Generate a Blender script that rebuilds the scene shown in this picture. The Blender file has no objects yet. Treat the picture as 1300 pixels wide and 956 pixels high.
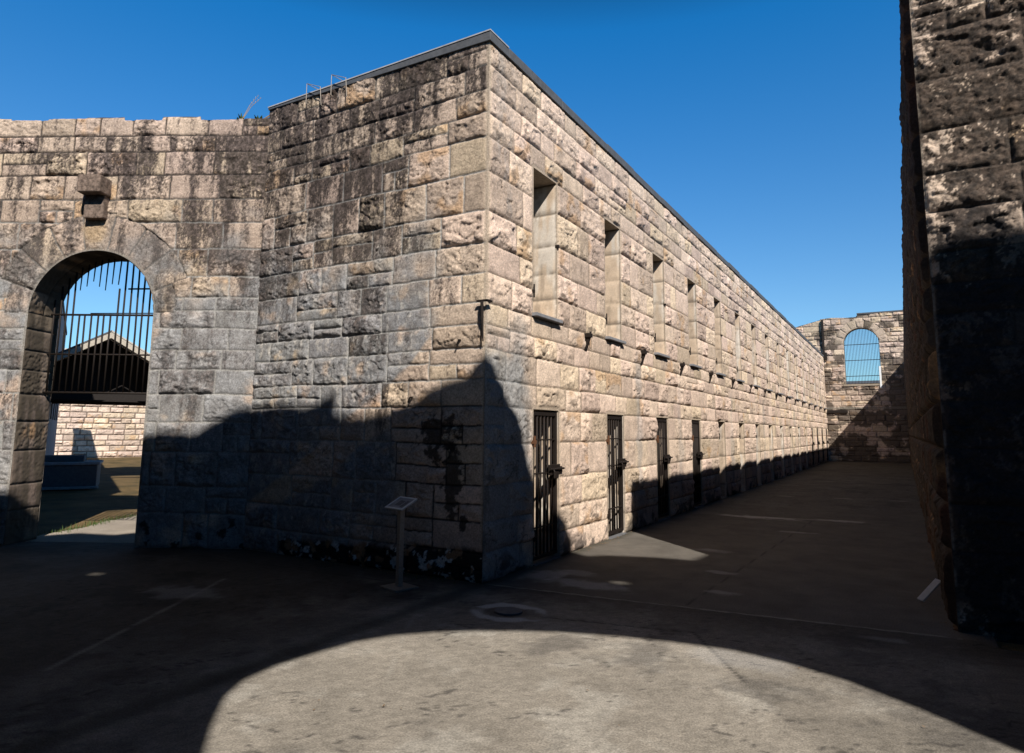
import bpy, math, random
import numpy as np
from mathutils import Vector, Matrix
from mathutils.geometry import tessellate_polygon

scene = bpy.context.scene
COL = scene.collection
R = math.radians
rnd = random.Random(7)

# ------------------------------------------------------------------ tagging
def tag(o, label=None, cat=None, group=None, kind=None):
    if label: o["label"] = label
    if cat: o["category"] = cat
    if group: o["group"] = group
    if kind: o["kind"] = kind
    return o

def thing(name, label, cat, loc=(0, 0, 0), group=None):
    o = bpy.data.objects.new(name, None)
    COL.objects.link(o); o.location = loc; o.empty_display_size = .2
    return tag(o, label, cat, group)

def link(name, me, parent=None, mat=None):
    o = bpy.data.objects.new(name, me); COL.objects.link(o)
    if mat is not None: me.materials.append(mat)
    if parent is not None:
        o.parent = parent
        o.matrix_parent_inverse = Matrix.Translation(-parent.location)
    return o

# ------------------------------------------------------------------ noise
def _hash(ix, iy, seed):
    h = (ix.astype(np.int64) * 374761393 + iy.astype(np.int64) * 668265263 + seed * 1442695041) & 0xFFFFFFFF
    h = ((h ^ (h >> 13)) * 1274126177) & 0xFFFFFFFF
    h = ((h ^ (h >> 16)) * 2246822519) & 0xFFFFFFFF
    return ((h ^ (h >> 15)) & 0xFFFFFF) / float(0xFFFFFF)

def vn(x, y, seed=0):
    ix = np.floor(x); iy = np.floor(y); fx = x - ix; fy = y - iy
    fx = fx * fx * (3 - 2 * fx); fy = fy * fy * (3 - 2 * fy)
    a = _hash(ix, iy, seed); b = _hash(ix + 1, iy, seed); c = _hash(ix, iy + 1, seed); d = _hash(ix + 1, iy + 1, seed)
    return (a * (1 - fx) + b * fx) * (1 - fy) + (c * (1 - fx) + d * fx) * fy

def fbm(x, y, seed=0, n=4, g=.5):
    s = 0; a = 1.; t = 0
    for i in range(n):
        s = s + a * vn(x * 2 ** i + 13.7 * i, y * 2 ** i + 7.3 * i, seed + i); t += a; a *= g
    return s / t

def ss(a, b, x):
    t = np.clip((x - a) / (b - a), 0, 1); return t * t * (3 - 2 * t)

def mix(a, b, t):
    t = np.clip(t, 0, 1)[..., None]
    return np.asarray(a) * (1 - t) + np.asarray(b) * t

# ------------------------------------------------------------------ materials
def newmat(name):
    m = bpy.data.materials.new(name); m.use_nodes = True
    nt = m.node_tree; b = nt.nodes["Principled BSDF"]
    b.inputs["Roughness"].default_value = .9
    b.inputs["Specular IOR Level"].default_value = .2
    return m, nt, b

def surf_mat(name, grain=55., bump=.5, dist=.006, rough=.92, spec=.15, lo=.78, hi=1.2, fine=220.):
    """colour attribute of the object, broken up by grain and bump"""
    m, nt, b = newmat(name); N = nt.nodes; L = nt.links
    b.inputs["Roughness"].default_value = rough; b.inputs["Specular IOR Level"].default_value = spec
    at = N.new("ShaderNodeVertexColor"); at.layer_name = "Col"
    tc = N.new("ShaderNodeTexCoord")
    n1 = N.new("ShaderNodeTexNoise"); n1.inputs["Scale"].default_value = grain; n1.inputs["Detail"].default_value = 5
    n1.inputs["Roughness"].default_value = .7
    n2 = N.new("ShaderNodeTexVoronoi"); n2.inputs["Scale"].default_value = fine
    L.new(tc.outputs["Object"], n1.inputs["Vector"]); L.new(tc.outputs["Object"], n2.inputs["Vector"])
    mr = N.new("ShaderNodeMapRange"); mr.inputs["From Min"].default_value = .3; mr.inputs["From Max"].default_value = .7
    mr.inputs["To Min"].default_value = lo; mr.inputs["To Max"].default_value = hi
    L.new(n1.outputs["Fac"], mr.inputs["Value"])
    mu = N.new("ShaderNodeVectorMath"); mu.operation = 'SCALE'
    L.new(at.outputs["Color"], mu.inputs[0]); L.new(mr.outputs["Result"], mu.inputs["Scale"])
    L.new(mu.outputs["Vector"], b.inputs["Base Color"])
    ad = N.new("ShaderNodeMath"); ad.operation = 'MULTIPLY_ADD'; ad.inputs[1].default_value = .25
    L.new(n2.outputs["Distance"], ad.inputs[0]); L.new(n1.outputs["Fac"], ad.inputs[2])
    bp = N.new("ShaderNodeBump"); bp.inputs["Strength"].default_value = bump; bp.inputs["Distance"].default_value = dist
    L.new(ad.outputs[0], bp.inputs["Height"]); L.new(bp.outputs["Normal"], b.inputs["Normal"])
    return m

def plain(name, c, rough=.8, metal=0., spec=.3, grain=30., lo=.75, hi=1.2, bump=.3, dist=.004):
    m, nt, b = newmat(name); N = nt.nodes; L = nt.links
    b.inputs["Roughness"].default_value = rough; b.inputs["Metallic"].default_value = metal
    b.inputs["Specular IOR Level"].default_value = spec
    tc = N.new("ShaderNodeTexCoord"); n1 = N.new("ShaderNodeTexNoise")
    n1.inputs["Scale"].default_value = grain; n1.inputs["Detail"].default_value = 6; n1.inputs["Roughness"].default_value = .65
    L.new(tc.outputs["Object"], n1.inputs["Vector"])
    cr = N.new("ShaderNodeValToRGB")
    cr.color_ramp.elements[0].position = .3; cr.color_ramp.elements[1].position = .7
    cr.color_ramp.elements[0].color = (c[0] * lo, c[1] * lo, c[2] * lo, 1)
    cr.color_ramp.elements[1].color = (c[0] * hi, c[1] * hi, c[2] * hi, 1)
    L.new(n1.outputs["Fac"], cr.inputs["Fac"]); L.new(cr.outputs["Color"], b.inputs["Base Color"])
    bp = N.new("ShaderNodeBump"); bp.inputs["Strength"].default_value = bump; bp.inputs["Distance"].default_value = dist
    L.new(n1.outputs["Fac"], bp.inputs["Height"]); L.new(bp.outputs["Normal"], b.inputs["Normal"])
    return m

STONE = surf_mat("rock_faced_stone", grain=46., bump=.9, dist=.013, lo=.58, hi=1.38)
DRESSED = surf_mat("dressed_stone", grain=45., bump=.4, dist=.005, lo=.85, hi=1.12)
CONC = surf_mat("weathered_concrete", grain=75., bump=.7, dist=.007, rough=.85, lo=.55, hi=1.45, fine=160.)
SLATE = plain("slate_coping", (.085, .088, .095), .7, grain=14)
SILL = plain("grey_slate_sill", (.20, .20, .21), .7, grain=14)
IRON = plain("rusted_black_iron", (.022, .016, .013), .65, .4, .3, 60)
RUST = plain("brown_rust", (.10, .045, .022), .85, 0, .2, 50)
GALV = plain("weathered_steel_post", (.32, .275, .23), .6, .2, .3, 40)
WOOD = plain("dark_timber", (.018, .014, .012), .85, grain=22)
FASCIA = plain("weathered_pale_timber", (.42, .37, .30), .85, grain=22)
SHEET = plain("pale_roof_sheet", (.42, .40, .36), .6, grain=8)
DARKIN = plain("dark_plaster", (.05, .045, .04), .95, grain=8)
PALEB = plain("pale_render_wall", (.30, .29, .31), .9, grain=3, bump=.2)
BLOCKC = plain("old_grey_concrete", (.13, .13, .135), .9, grain=12)
BLOCKL = plain("pale_concrete_ledge", (.34, .34, .35), .9, grain=12)
WHITE = plain("white_painted_board", (.75, .75, .73), .5, grain=20, lo=.9, hi=1.05)

def grass_mat():
    m, nt, b = newmat("dry_grass_ground"); N = nt.nodes; L = nt.links
    tc = N.new("ShaderNodeTexCoord")
    n1 = N.new("ShaderNodeTexNoise"); n1.inputs["Scale"].default_value = .9; n1.inputs["Detail"].default_value = 8
    n1.inputs["Roughness"].default_value = .7
    L.new(tc.outputs["Object"], n1.inputs["Vector"])
    cr = N.new("ShaderNodeValToRGB"); e = cr.color_ramp.elements
    e[0].position = .35; e[0].color = (.05, .042, .018, 1); e[1].position = .68; e[1].color = (.21, .135, .06, 1)
    L.new(n1.outputs["Fac"], cr.inputs["Fac"]); L.new(cr.outputs["Color"], b.inputs["Base Color"])
    n2 = N.new("ShaderNodeTexNoise"); n2.inputs["Scale"].default_value = 40
    L.new(tc.outputs["Object"], n2.inputs["Vector"])
    bp = N.new("ShaderNodeBump"); bp.inputs["Strength"].default_value = .8; bp.inputs["Distance"].default_value = .03
    L.new(n2.outputs["Fac"], bp.inputs["Height"]); L.new(bp.outputs["Normal"], b.inputs["Normal"])
    return m
GRASS = grass_mat()
LEAF = plain("weed_leaf", (.05, .085, .018), .6, grain=30, bump=0)
STRAW = plain("dry_stalk", (.38, .28, .16), .8, grain=30, bump=0)

# ------------------------------------------------------------------ simple mesh builder
class MB:
    def __init__(s): s.v = []; s.f = []; s.m = []
    def quad(s, a, b, c, d, mi=0):
        i = len(s.v); s.v += [tuple(a), tuple(b), tuple(c), tuple(d)]; s.f.append((i, i+1, i+2, i+3)); s.m.append(mi)
    def frame_box(s, o, ax, ay, az, mi=0):
        """box with corner o and edge vectors"""
        o, ax, ay, az = map(Vector, (o, ax, ay, az)); i = len(s.v)
        for c in ((0,0,0),(1,0,0),(1,1,0),(0,1,0),(0,0,1),(1,0,1),(1,1,1),(0,1,1)):
            s.v.append(tuple(o + ax*c[0] + ay*c[1] + az*c[2]))
        for f in ((0,3,2,1),(4,5,6,7),(0,1,5,4),(1,2,6,5),(2,3,7,6),(3,0,4,7)):
            s.f.append(tuple(i+k for k in f)); s.m.append(mi)
    def box(s, x0, y0, z0, x1, y1, z1, mi=0):
        s.frame_box((x0,y0,z0), (x1-x0,0,0), (0,y1-y0,0), (0,0,z1-z0), mi)
    def tube(s, pts, r, n=8, mi=0):
        pts = [Vector(p) for p in pts]; rings = []
        for k, p in enumerate(pts):
            a = pts[max(0, k-1)]; b = pts[min(len(pts)-1, k+1)]; d = (b-a).normalized()
            ref = Vector((0,0,1)) if abs(d.z) < .9 else Vector((1,0,0))
            e1 = d.cross(ref).normalized(); e2 = d.cross(e1)
            rr = r[k] if isinstance(r, (list, tuple)) else r
            i = len(s.v)
            for j in range(n):
                t = 2*math.pi*j/n; s.v.append(tuple(p + e1*rr*math.cos(t) + e2*rr*math.sin(t)))
            rings.append(i)
        for a, b in zip(rings, rings[1:]):
            for j in range(n):
                s.f.append((a+j, a+(j+1) % n, b+(j+1) % n, b+j)); s.m.append(mi)
        s.f.append(tuple(rings[0]+j for j in range(n))[::-1]); s.m.append(mi)
        s.f.append(tuple(rings[-1]+j for j in range(n))); s.m.append(mi)
    def build(s, name, mats, parent=None, bevel=0, smooth=False):
        me = bpy.data.meshes.new(name); me.from_pydata(s.v, [], s.f)
        mats = mats if isinstance(mats, list) else [mats]
        for m in mats: me.materials.append(m)
        me.polygons.foreach_set("material_index", s.m)
        me.update()
        import bmesh
        bm = bmesh.new(); bm.from_mesh(me); bmesh.ops.recalc_face_normals(bm, faces=bm.faces); bm.to_mesh(me); bm.free()
        if smooth: me.polygons.foreach_set("use_smooth", [True]*len(me.polygons))
        o = link(name, me, parent)
        if bevel:
            b = o.modifiers.new("bevel", 'BEVEL'); b.width = bevel; b.segments = 2; b.limit_method = 'ANGLE'
        return o

def extrude_poly(mb, outline, holes, mapf, depth, mi=0, front=True, back=True, splay=None):
    """outline/holes: lists of (u,z); mapf(u,z,d)->xyz"""
    loops = [outline] + holes
    flat = [p for l in loops for p in l]
    tris = tessellate_polygon([[Vector((p[0], p[1], 0)) for p in l] for l in loops])
    flatb = [p for k, l in enumerate(loops) for p in (splay[k] if splay else l)]
    for d, on, fl in ((0, front, flat), (depth, back, flatb)):
        if not on: continue
        i = len(mb.v); mb.v += [tuple(mapf(p[0], p[1], d)) for p in fl]
        for t in tris: mb.f.append(tuple(i+k for k in t)); mb.m.append(mi)
    for k, l in enumerate(loops):
        lb = splay[k] if splay else l
        for a in range(len(l)):
            b = (a+1) % len(l)
            mb.quad(mapf(*l[a], 0), mapf(*l[b], 0), mapf(*lb[b], depth), mapf(*lb[a], depth), mi)

# ------------------------------------------------------------------ masonry sheets
def grid_axis(brk, step):
    """coordinates hitting every breakpoint, step(u) gives the local spacing"""
    out = [brk[0]]
    for a, b in zip(brk, brk[1:]):
        n = max(1, int(math.ceil((b-a) / step((a+b)/2 if b-a < 1.5 else a + (b-a)*.35))))
        if b-a > 3:      # graded
            x = a; xs = []
            while x < b: x += step(x); xs.append(x)
            sc = (b-a) / (xs[-1]-a); out += [a + (q-a)*sc for q in xs]
        else:
            out += [a + (b-a)*k/n for k in range(1, n+1)]
    return np.array(out)

def layout(U, Z, courses, openings, seed, wmin, wmax, split):
    rg = random.Random(seed)
    shp = U.shape
    s = np.zeros(shp); w = np.ones(shp); t = np.zeros(shp); h = np.ones(shp); bid = np.zeros(shp)
    umin, umax = U.min(), U.max(); nid = 1
    for c0, c1 in zip(courses, courses[1:]):
        msk = (Z >= c0) & (Z < c1)
        if not msk.any(): continue
        cuts = {umin, umax}
        for (a, b, z0, z1) in openings:
            if c0 < z1-.05 and c1 > z0+.05: cuts |= {a, b}
        cuts = sorted(cuts); J = [cuts[0]]
        for a, b in zip(cuts, cuts[1:]):
            x = a
            while b - x > wmax * 1.15:
                x += rg.uniform(wmin, wmax)
                if b - x < wmin*.6: break
                J.append(x)
            J.append(b)
        J = np.array(sorted(set(J)))
        idx = np.clip(np.searchsorted(J, U[msk], side='right')-1, 0, len(J)-2)
        s_ = U[msk]-J[idx]; w_ = J[idx+1]-J[idx]; t_ = Z[msk]-c0; h_ = np.full(s_.shape, c1-c0); id_ = (nid+idx*3).astype(float)
        sp = np.array([rg.random() < split and (c1-c0) > .24 for _ in range(len(J))])
        fr = np.array([rg.uniform(.38, .62) for _ in range(len(J))])
        m2 = sp[idx]; cut = fr[idx]*(c1-c0)
        up = m2 & (t_ > cut); lo = m2 & ~up
        t_ = np.where(up, t_-cut, t_); h_ = np.where(up, (c1-c0)-cut, np.where(lo, cut, h_)); id_ = np.where(up, id_+1, id_)
        # the lower half is often two small stones
        two = lo & ((idx % 2) == 0) & (w_ > .4)
        half = w_*.5
        r2 = two & (s_ > half)
        s_ = np.where(r2, s_-half, s_); w_ = np.where(two, half, w_); id_ = np.where(r2, id_+2, id_)
        s[msk] = s_; w[msk] = w_; t[msk] = t_; h[msk] = h_; bid[msk] = id_
        nid += 3*len(J)+5
    return s, w, t, h, bid

def sheet(name, us, zs, mapf, courses, openings=(), seed=1, parent=None, mat=None, wmin=.4, wmax=.85, split=0.,
          relief=(.012, .055), flat_p=.3, colf=None, margin=(), arch=None, cut=None, snap=None, topf=None, ledge=1.,
          mortar=.007, groups=None, mdepth=.010, reliefmask=None, wav=1., fine=1., base=0., scarpk=1.):
    U, Z = np.meshgrid(us, zs, indexing='ij')
    # slightly wavering joints
    Uw = U + wav*(.012*(vn(U*3, Z*3, seed+50)-.5)+.006*(vn(U*17, Z*17, seed+52)-.5)); Zw = Z + wav*(.014*(vn(U*1.7, Z*2, seed+51)-.5)+.006*(vn(U*15, Z*15, seed+53)-.5))
    Zw = np.clip(Zw, zs[0], zs[-1]-1e-6)
    s, w, t, h, bid = layout(Uw, Zw, courses, openings, seed, wmin, wmax, split)
    if arch is not None:      # ring of wedge stones round a circular head
        uc, zc, r0, r1, n, full = arch
        dx = Uw-uc; dz = Zw-zc; rr = np.hypot(dx, dz); an = np.arctan2(dz, dx)
        k = np.floor(an/math.pi*n); fa = an/math.pi*n-k
        r1k = r1 + full*(_hash(k, k*0, seed+9)-.5)
        ring = (rr < r1k) & (dz > 0) & (rr > r0-.05)
        wa = rr*math.pi/n
        s = np.where(ring, fa*wa, s); w = np.where(ring, wa, w); t = np.where(ring, rr-r0, t)
        h = np.where(ring, r1k-r0, h); bid = np.where(ring, 90000+k, bid)
    e = np.minimum(np.minimum(s, w-s), np.minimum(t, h-t))
    e = np.where(e < 0, 0, e)
    r1_ = _hash(bid, bid*0, seed+1); r2_ = _hash(bid, bid*0, seed+2); r3_ = _hash(bid, bid*0, seed+3); r4_ = _hash(bid, bid*0, seed+4)
    ox = bid*3.17; oy = bid*1.93
    Rk = relief[0] + (relief[1]-relief[0])*r1_
    rough = (r2_ > flat_p).astype(float)
    Rk = np.where(rough > 0, Rk, .010)
    eu = e + .018*(fbm(U*14+ox, Z*14+oy, seed+5, 3)-.5)
    b1 = ss(mortar, mortar+.018, eu)*.45; b2 = ss(.01, .075, eu)*.55
    bulge = b1+b2
    low = fbm(U*4.2+ox, Z*5.0+oy, seed+6, 3)
    warp = fbm(U*3.1+ox, Z*3.0+oy, seed+7, 3)
    saw = (Z*5.2 + 3.2*warp + r3_*5) % 1.0
    mk = ss(.46, .62, fbm(U*3.3+ox+5, Z*4+oy, seed+8, 2))
    ldg = (ss(0, .10, saw))*(1-saw)
    fac = np.abs(2*vn(U*9+ox+1.3*warp, Z*12+oy, seed+12)-1)
    H = Rk*bulge*(.30+1.1*low) + ledge*Rk*bulge*mk*ldg*.75*rough + rough*Rk*bulge*.16*(fac-.5)
    # flaked pockets close to the lower edge
    pk = ss(.62, .68, fbm(U*7.5+ox*2, Z*13+oy, seed+10, 3))*ss(.60, .22, t/np.maximum(h, .05))*(r4_ > .35)
    H -= ledge*pk*.004*bulge*rough
    nf = fbm(U*4.4+ox*1.3, Z*6.4+oy*1.3, seed+14, 4, .55)
    scarp = ss(-.012, .012, nf-.50)+.7*ss(-.010, .010, nf-.60)+.7*ss(-.010, .010, nf-.41)
    H += ledge*scarpk*(scarp-1.2)*(.22*Rk+.004)*bulge*rough*ss(.35, .6, r4_+.2)
    crev = ss(.015, .004, np.abs(nf-.50))*ss(.35, .6, vn(U*5+ox, Z*5, seed+15))
    H -= ledge*crev*.015*bulge*rough
    H += fine*(.0050+.008*rough)*bulge*(fbm(U*22, Z*26, seed+11, 4, .6)-.5)*2 + base*bulge
    mort = 1-ss(mortar*.7, mortar*1.5, e+.004*(vn(U*40, Z*40, seed+13)-.5))
    H = H*(1-mort) - mdepth*mort
    dsm = np.ones(U.shape)
    for (a, b, z0, z1, wd) in margin:      # dressed margin round an opening or along a quoin
        du = np.maximum(np.maximum(a-U, U-b), 0); dz = np.maximum(np.maximum(z0-Z, Z-z1), 0)
        dd = np.hypot(du, dz); dsm = np.minimum(dsm, ss(wd*.75, wd*1.35, dd))
    if arch is not None:
        dd = np.abs(rr-r0) + np.where(dz > 0, 0, 9); dsm = np.minimum(dsm, ss(.012, .05, dd))
    H = H*(.10+.90*dsm) if len(margin) or arch is not None else H
    H = np.where(dsm < .02, np.clip(H, -.003, .004), H)
    if reliefmask is not None: H = H*reliefmask(U, Z)
    C = colf(U, Z, dict(e=e, r=(r1_, r2_, r3_, r4_), mort=mort, sm=1-dsm, rough=rough, t=t, h=h, pk=np.maximum(pk*.6, crev)*rough*bulge, s=s, w=w, seed=seed, low=low, H=H, bid=bid))
    Zp = Z.copy(); Up = U.copy()
    if topf is not None: Zp = np.minimum(Zp, topf(U))
    nu, nz = U.shape
    keep = np.ones((nu-1, nz-1), bool)
    um = (U[1:, 1:]+U[:-1, :-1])/2; zm = (Z[1:, 1:]+Z[:-1, :-1])/2
    for (a, b, z0, z1) in openings:
        keep &= ~((um > a) & (um < b) & (zm > z0) & (zm < z1))
    if cut is not None: keep &= ~cut(um, zm)
    if cut is not None and snap is not None:
        on = np.zeros((nu, nz), bool); off = np.zeros((nu, nz), bool)
        for i in (0, 1):
            for j in (0, 1):
                on[i:nu-1+i, j:nz-1+j] |= keep; off[i:nu-1+i, j:nz-1+j] |= ~keep
        bd = on & off
        su, sz = snap(Up[bd], Zp[bd]); Up[bd] = su; Zp[bd] = sz; H[bd] = 0
    X = mapf(Up, Zp, H)
    co = np.stack(X, -1).reshape(-1, 3).astype(np.float32)
    idx = np.arange(nu*nz).reshape(nu, nz)
    q = np.stack([idx[:-1, :-1], idx[1:, :-1], idx[1:, 1:], idx[:-1, 1:]], -1)[keep]
    # face winding so that normals look outwards
    c0 = co[q[0]]; nrm = np.cross(c0[1]-c0[0], c0[3]-c0[0])
    out = np.array(mapf(np.array([us[0]]), np.array([zs[0]]), np.array([1.]))).reshape(3)-np.array(mapf(np.array([us[0]]), np.array([zs[0]]), np.array([0.]))).reshape(3)
    if nrm @ out < 0: q = q[:, ::-1]
    used = np.unique(q); rem = np.full(nu*nz, -1); rem[used] = np.arange(len(used)); q = rem[q]; co = co[used]
    C = np.clip(C.reshape(-1, 3)[used], 0, 1)
    me = mesh_from(name, co, q, C)
    return link(name, me, parent, mat or STONE)

def mesh_from(name, co, q, C):
    me = bpy.data.meshes.new(name); nv, nf = len(co), len(q)
    me.vertices.add(nv); me.vertices.foreach_set("co", np.ascontiguousarray(co, dtype=np.float32).ravel())
    me.loops.add(nf*4); me.loops.foreach_set("vertex_index", np.ascontiguousarray(q, dtype=np.int32).ravel())
    me.polygons.add(nf); me.polygons.foreach_set("loop_start", np.arange(0, nf*4, 4, dtype=np.int32))
    me.polygons.foreach_set("loop_total", np.full(nf, 4, dtype=np.int32))
    me.update(calc_edges=True)
    at = me.color_attributes.new("Col", 'FLOAT_COLOR', 'POINT')
    at.data.foreach_set("color", np.concatenate([C, np.ones((nv, 1))], 1).astype(np.float32).ravel())
    me.polygons.foreach_set("use_smooth", np.ones(nf, bool))
    me.validate()
    return me

# ------------------------------------------------------------------ stone colours
TAN = np.array((.53, .415, .32)); PINK = np.array((.53, .40, .325)); BUFF = np.array((.54, .425, .305)); ORNG = np.array((.47, .27, .12))
GREYW = np.array((.20, .215, .23)); LICH = np.array((.021, .017, .016)); MORT = np.array((.36, .34, .31)); BROWN = np.array((.165, .127, .115))

def base_stone(U, Z, d, bright=1.):
    r1, r2, r3, r4 = d['r']; sd = d['seed']
    C = mix(TAN, PINK, r1); C = mix(C, BUFF, ss(.55, 1, r3))
    C = C*(.74+.46*r4)[..., None]*bright
    C = C*(.66+.68*fbm(U*9, Z*9, sd+20, 5, .65))[..., None]
    og = .75*ss(.60, .74, fbm(U*3.2+d['bid'], Z*3.2, sd+21, 3))*(r2 > .62)
    C = mix(C, ORNG*1.05, og*.65)
    C = mix(C, (.11, .085, .065), d['pk']*.65)
    return C

def streaks(U, Z, sd, su=7., sz=1.1, fine=.35):
    a = fbm(U*su, Z*sz, sd+30, 4, .6); b = fbm(U*26, Z*9, sd+31, 4, .65)
    return a*(1-fine)+b*fine

def line_side(U, Z, p, q):
    """signed distance, positive to the left of p->q"""
    dx, dz = q[0]-p[0], q[1]-p[1]; l = math.hypot(dx, dz)
    return ((U-p[0])*(-dz)+(Z-p[1])*dx)/l

def poly_dist(U, Z, P):
    """height of a polyline P (sorted in u) minus Z"""
    xs = [p[0] for p in P]; zs = [p[1] for p in P]
    return np.interp(U, xs, zs)-Z

# ================================================================== dimensions
CAM = (3.975, -6.176, 1.62)
YB = 38.2                       # far end of the passage
XR = 4.262                      # face of the block on the right
CH = 6.21
COURSES = [-.2, 0, .31, .63, 1.02, 1.47, 1.89, 2.19, 2.54, 2.81, 3.06, 3.41, 3.76, 4.15, 4.62, 5.04, 5.33, 5.62, 5.93, 6.21]
FCOURSES = COURSES[:-1]+[6.34]
DY = [1.13 + 2.40*k for k in range(16)]
DW = .70
near = lambda y: .0115*(1+max(0, y)/3.2)

# ================================================================== CELL BLOCK
cb = thing("cell_block", "long two-storey sandstone cell block with a row of barred doors and slit windows above", "cell block")

def wob(U, Z, sd, a=.10): return a*2*(fbm(U*2.3, Z*2.3, sd, 3)-.5)

def col_front(U, Z, d):          # U = -x, from the quoin towards the gate
    sd = d['seed']; C = base_stone(U, Z, d, .98)
    X = -U
    up = poly_dist(U, Z, [(0, 3.3), (.75, 2.7), (1.09, 2.36), (1.59, 2.04), (2.02, 1.77), (3.2, .99), (3.9, .6)])
    lo = poly_dist(U, Z, [(0, 2.0), (.82, 1.95), (1.35, 1.62), (1.81, 1.45), (2.22, 1.10), (2.64, .86), (3.65, .55), (3.9, .5)])
    w = wob(U, Z, sd+60, .07)
    # cement wash above the old stair scar
    g = ss(.04, -.04, up+w)*ss(.55, .85, U+wob(U, Z, sd+61, .2))*ss(4.3, 3.1, Z+wob(U, Z, sd+62, .8))
    g = np.maximum(g, ss(4.9, 3.7, Z)*ss(1.6, 2.6, U)*ss(.42, .6, fbm(U*2, Z*2, sd+63, 4))*ss(0, -.1, up))
    # wash low on the wall, left of the bare stones
    g2 = ss(-.03, .06, lo+w)*ss(1.15, 1.5, U+wob(U, Z, sd+64, .35))*ss(.32, .6, fbm(U*1.8, Z*1.8, sd+65, 4)+.12)
    gg = np.maximum(g*.80, g2*.85)
    wash = GREYW*(.20+1.6*fbm(U*10, Z*8, sd+66, 6, .72))[..., None]
    wash = mix(wash, (.40, .39, .37), ss(.60, .72, fbm(U*14, Z*9, sd+78, 4, .6)))
    C = mix(C, wash, gg*ss(.25, .5, fbm(U*5, Z*5, sd+67, 4)+.1))
    # joints: pale where pointed, black low down on the right
    mc = mix(MORT*.8, (.035, .03, .027), ss(2.4, 1.9, Z)*ss(1.5, 1.1, U))
    C = mix(C, mc, d['mort']*.85)
    # black lichen running down, starting afresh below each joint
    big = fbm(U*1.1, Z*.8, sd+68, 3); bo = d['bid']*.61; th = d['t']/np.maximum(d['h'], .05)
    v = .40*fbm(U*5.5, Z*.6, sd+30, 4, .6)+.60*fbm(U*10+bo, Z*1.0+bo, sd+33, 4, .6)
    gr = fbm(U*42, Z*26, sd+75, 4, .85)
    p = .06 + .19*ss(3.2, 4.4, Z+wob(U, Z, sd+79, .5))*ss(.35, 1.1, U) + .20*ss(1.6, 2.6, Z)*ss(.8, 1.5, U) + .34*ss(5.1, 5.7, Z)*ss(2.2, .9, U) + .10*ss(2.6, 3.7, U)*ss(2.0, 3.2, Z)
    p = p + (big-.5)*.55 - .15*ss(.30, .0, U)*ss(5.5, 5.2, Z) - .20*ss(5.8, 6.05, Z)*ss(1.2, 2., U) + (d['r'][3]-.5)*.55 + .14*(th-.4)
    x = p+(v-.5)*1.7+(gr-.5)*1.1
    D = ss(.10, .62, x)*(1-.20*gg)*ss(1.4, 2.3, Z+wob(U, Z, sd+69, 1.1))
    C = mix(C, mix(LICH, BROWN*.6, ss(.40, .72, fbm(U*30, Z*20, sd+70, 4, .8))), D*.95)
    C = mix(C, mix((.40, .39, .37), (.03, .027, .024), ss(4.6, 5.4, Z)+ss(2.1, 1.8, Z)*ss(1.6, 1.1, U)), d['mort']*.45*ss(.35, .6, fbm(U*4, Z*4, sd+80, 3)+.08))
    # soot-black patches round the two big stones
    for (cx, cz, rx, rz) in ((.62, 1.52, .30, .28), (.42, 1.12, .16, .42), (.25, .62, .05, .12)):
        q = np.hypot((U-cx)/rx, (Z-cz)/rz)+2.2*(fbm(U*9, Z*9, sd+71, 5, .7)-.5)
        C = mix(C, (.016, .014, .013), ss(1.0, .7, q)*.85)
    # rain streak dark lines below the iron
    # tarred plinth with flaking paint
    tz = .33-.045*U+.02*np.sin(U*9)
    tar = ss(.05, -.03, Z-tz+.10*(fbm(U*6, Z*8, sd+82, 5, .7)-.5))*ss(3.25, 3.05, U)
    fl = ss(.60, .64, fbm(U*9, Z*9, sd+73, 5, .6)); fl2 = ss(.63, .66, fbm(U*7+9, Z*8, sd+74, 4))
    tc = mix(np.array((.010, .010, .011)), (.62, .62, .60), fl); tc = mix(tc, (.30, .17, .09), fl2)
    C = mix(C, tc, tar*.96)
    # pale mortar strip and dressed edge of the quoin
    C = mix(C, (.42, .34, .26), d['sm']*.7*ss(.35, .5, Z)); 
    C = mix(C, (.035, .032, .03), ss(.016, .006, U)*ss(2.4, 2.2, Z)*.6)
    return C

def col_side(U, Z, d):            # U = y
    sd = d['seed']; C = base_stone(U, Z, d, 1.18)
    C = mix(C, (.17, .135, .10), d['mort']*.9)
    C = mix(C, (.46, .37, .28), d['sm']*.8)
    g = ss(1.15, .8, U+wob(U, Z, sd+60, .3))*ss(3.0, 2.3, Z+wob(U, Z, sd+61, .5))
    g = np.maximum(g, .55*ss(.22, .06, np.abs(U-4.95)+wob(U, Z, sd+62, .12))*ss(3.1, 2.6, Z))
    g = np.maximum(g, .40*ss(.3, .1, np.abs(U-.35))*ss(3.4, 4.4, Z)*ss(.45, .6, streaks(U, Z, sd)))
    for yy in (7.4, 12.2, 17.0, 24.2): g = np.maximum(g, .35*ss(.22, .06, np.abs(U-yy)+wob(U, Z, sd+63, .2))*ss(2.8, 2.4, Z))
    wash = np.array((.27, .275, .275))*(.7+.6*fbm(U*7, Z*5, sd+66, 4))[..., None]
    C = mix(C, wash, g*.85)
    st = streaks(U, Z, sd)
    D = ss(.40, .30, st+.03)*ss(.4, .6, fbm(U*.7, Z*.8, sd+68, 3))
    C = mix(C, (.10, .085, .07), D*.5)
    b = ss(.42, .12, Z+.10*fbm(U*4, Z*6, sd+72, 3))*ss(.47, .56, fbm(U*5, Z*6, sd+73, 5, .6))
    C = mix(C, (.05, .047, .045), b*.8)
    C = mix(C, (.06, .048, .038), d['pk']*.75)
    return C

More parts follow.
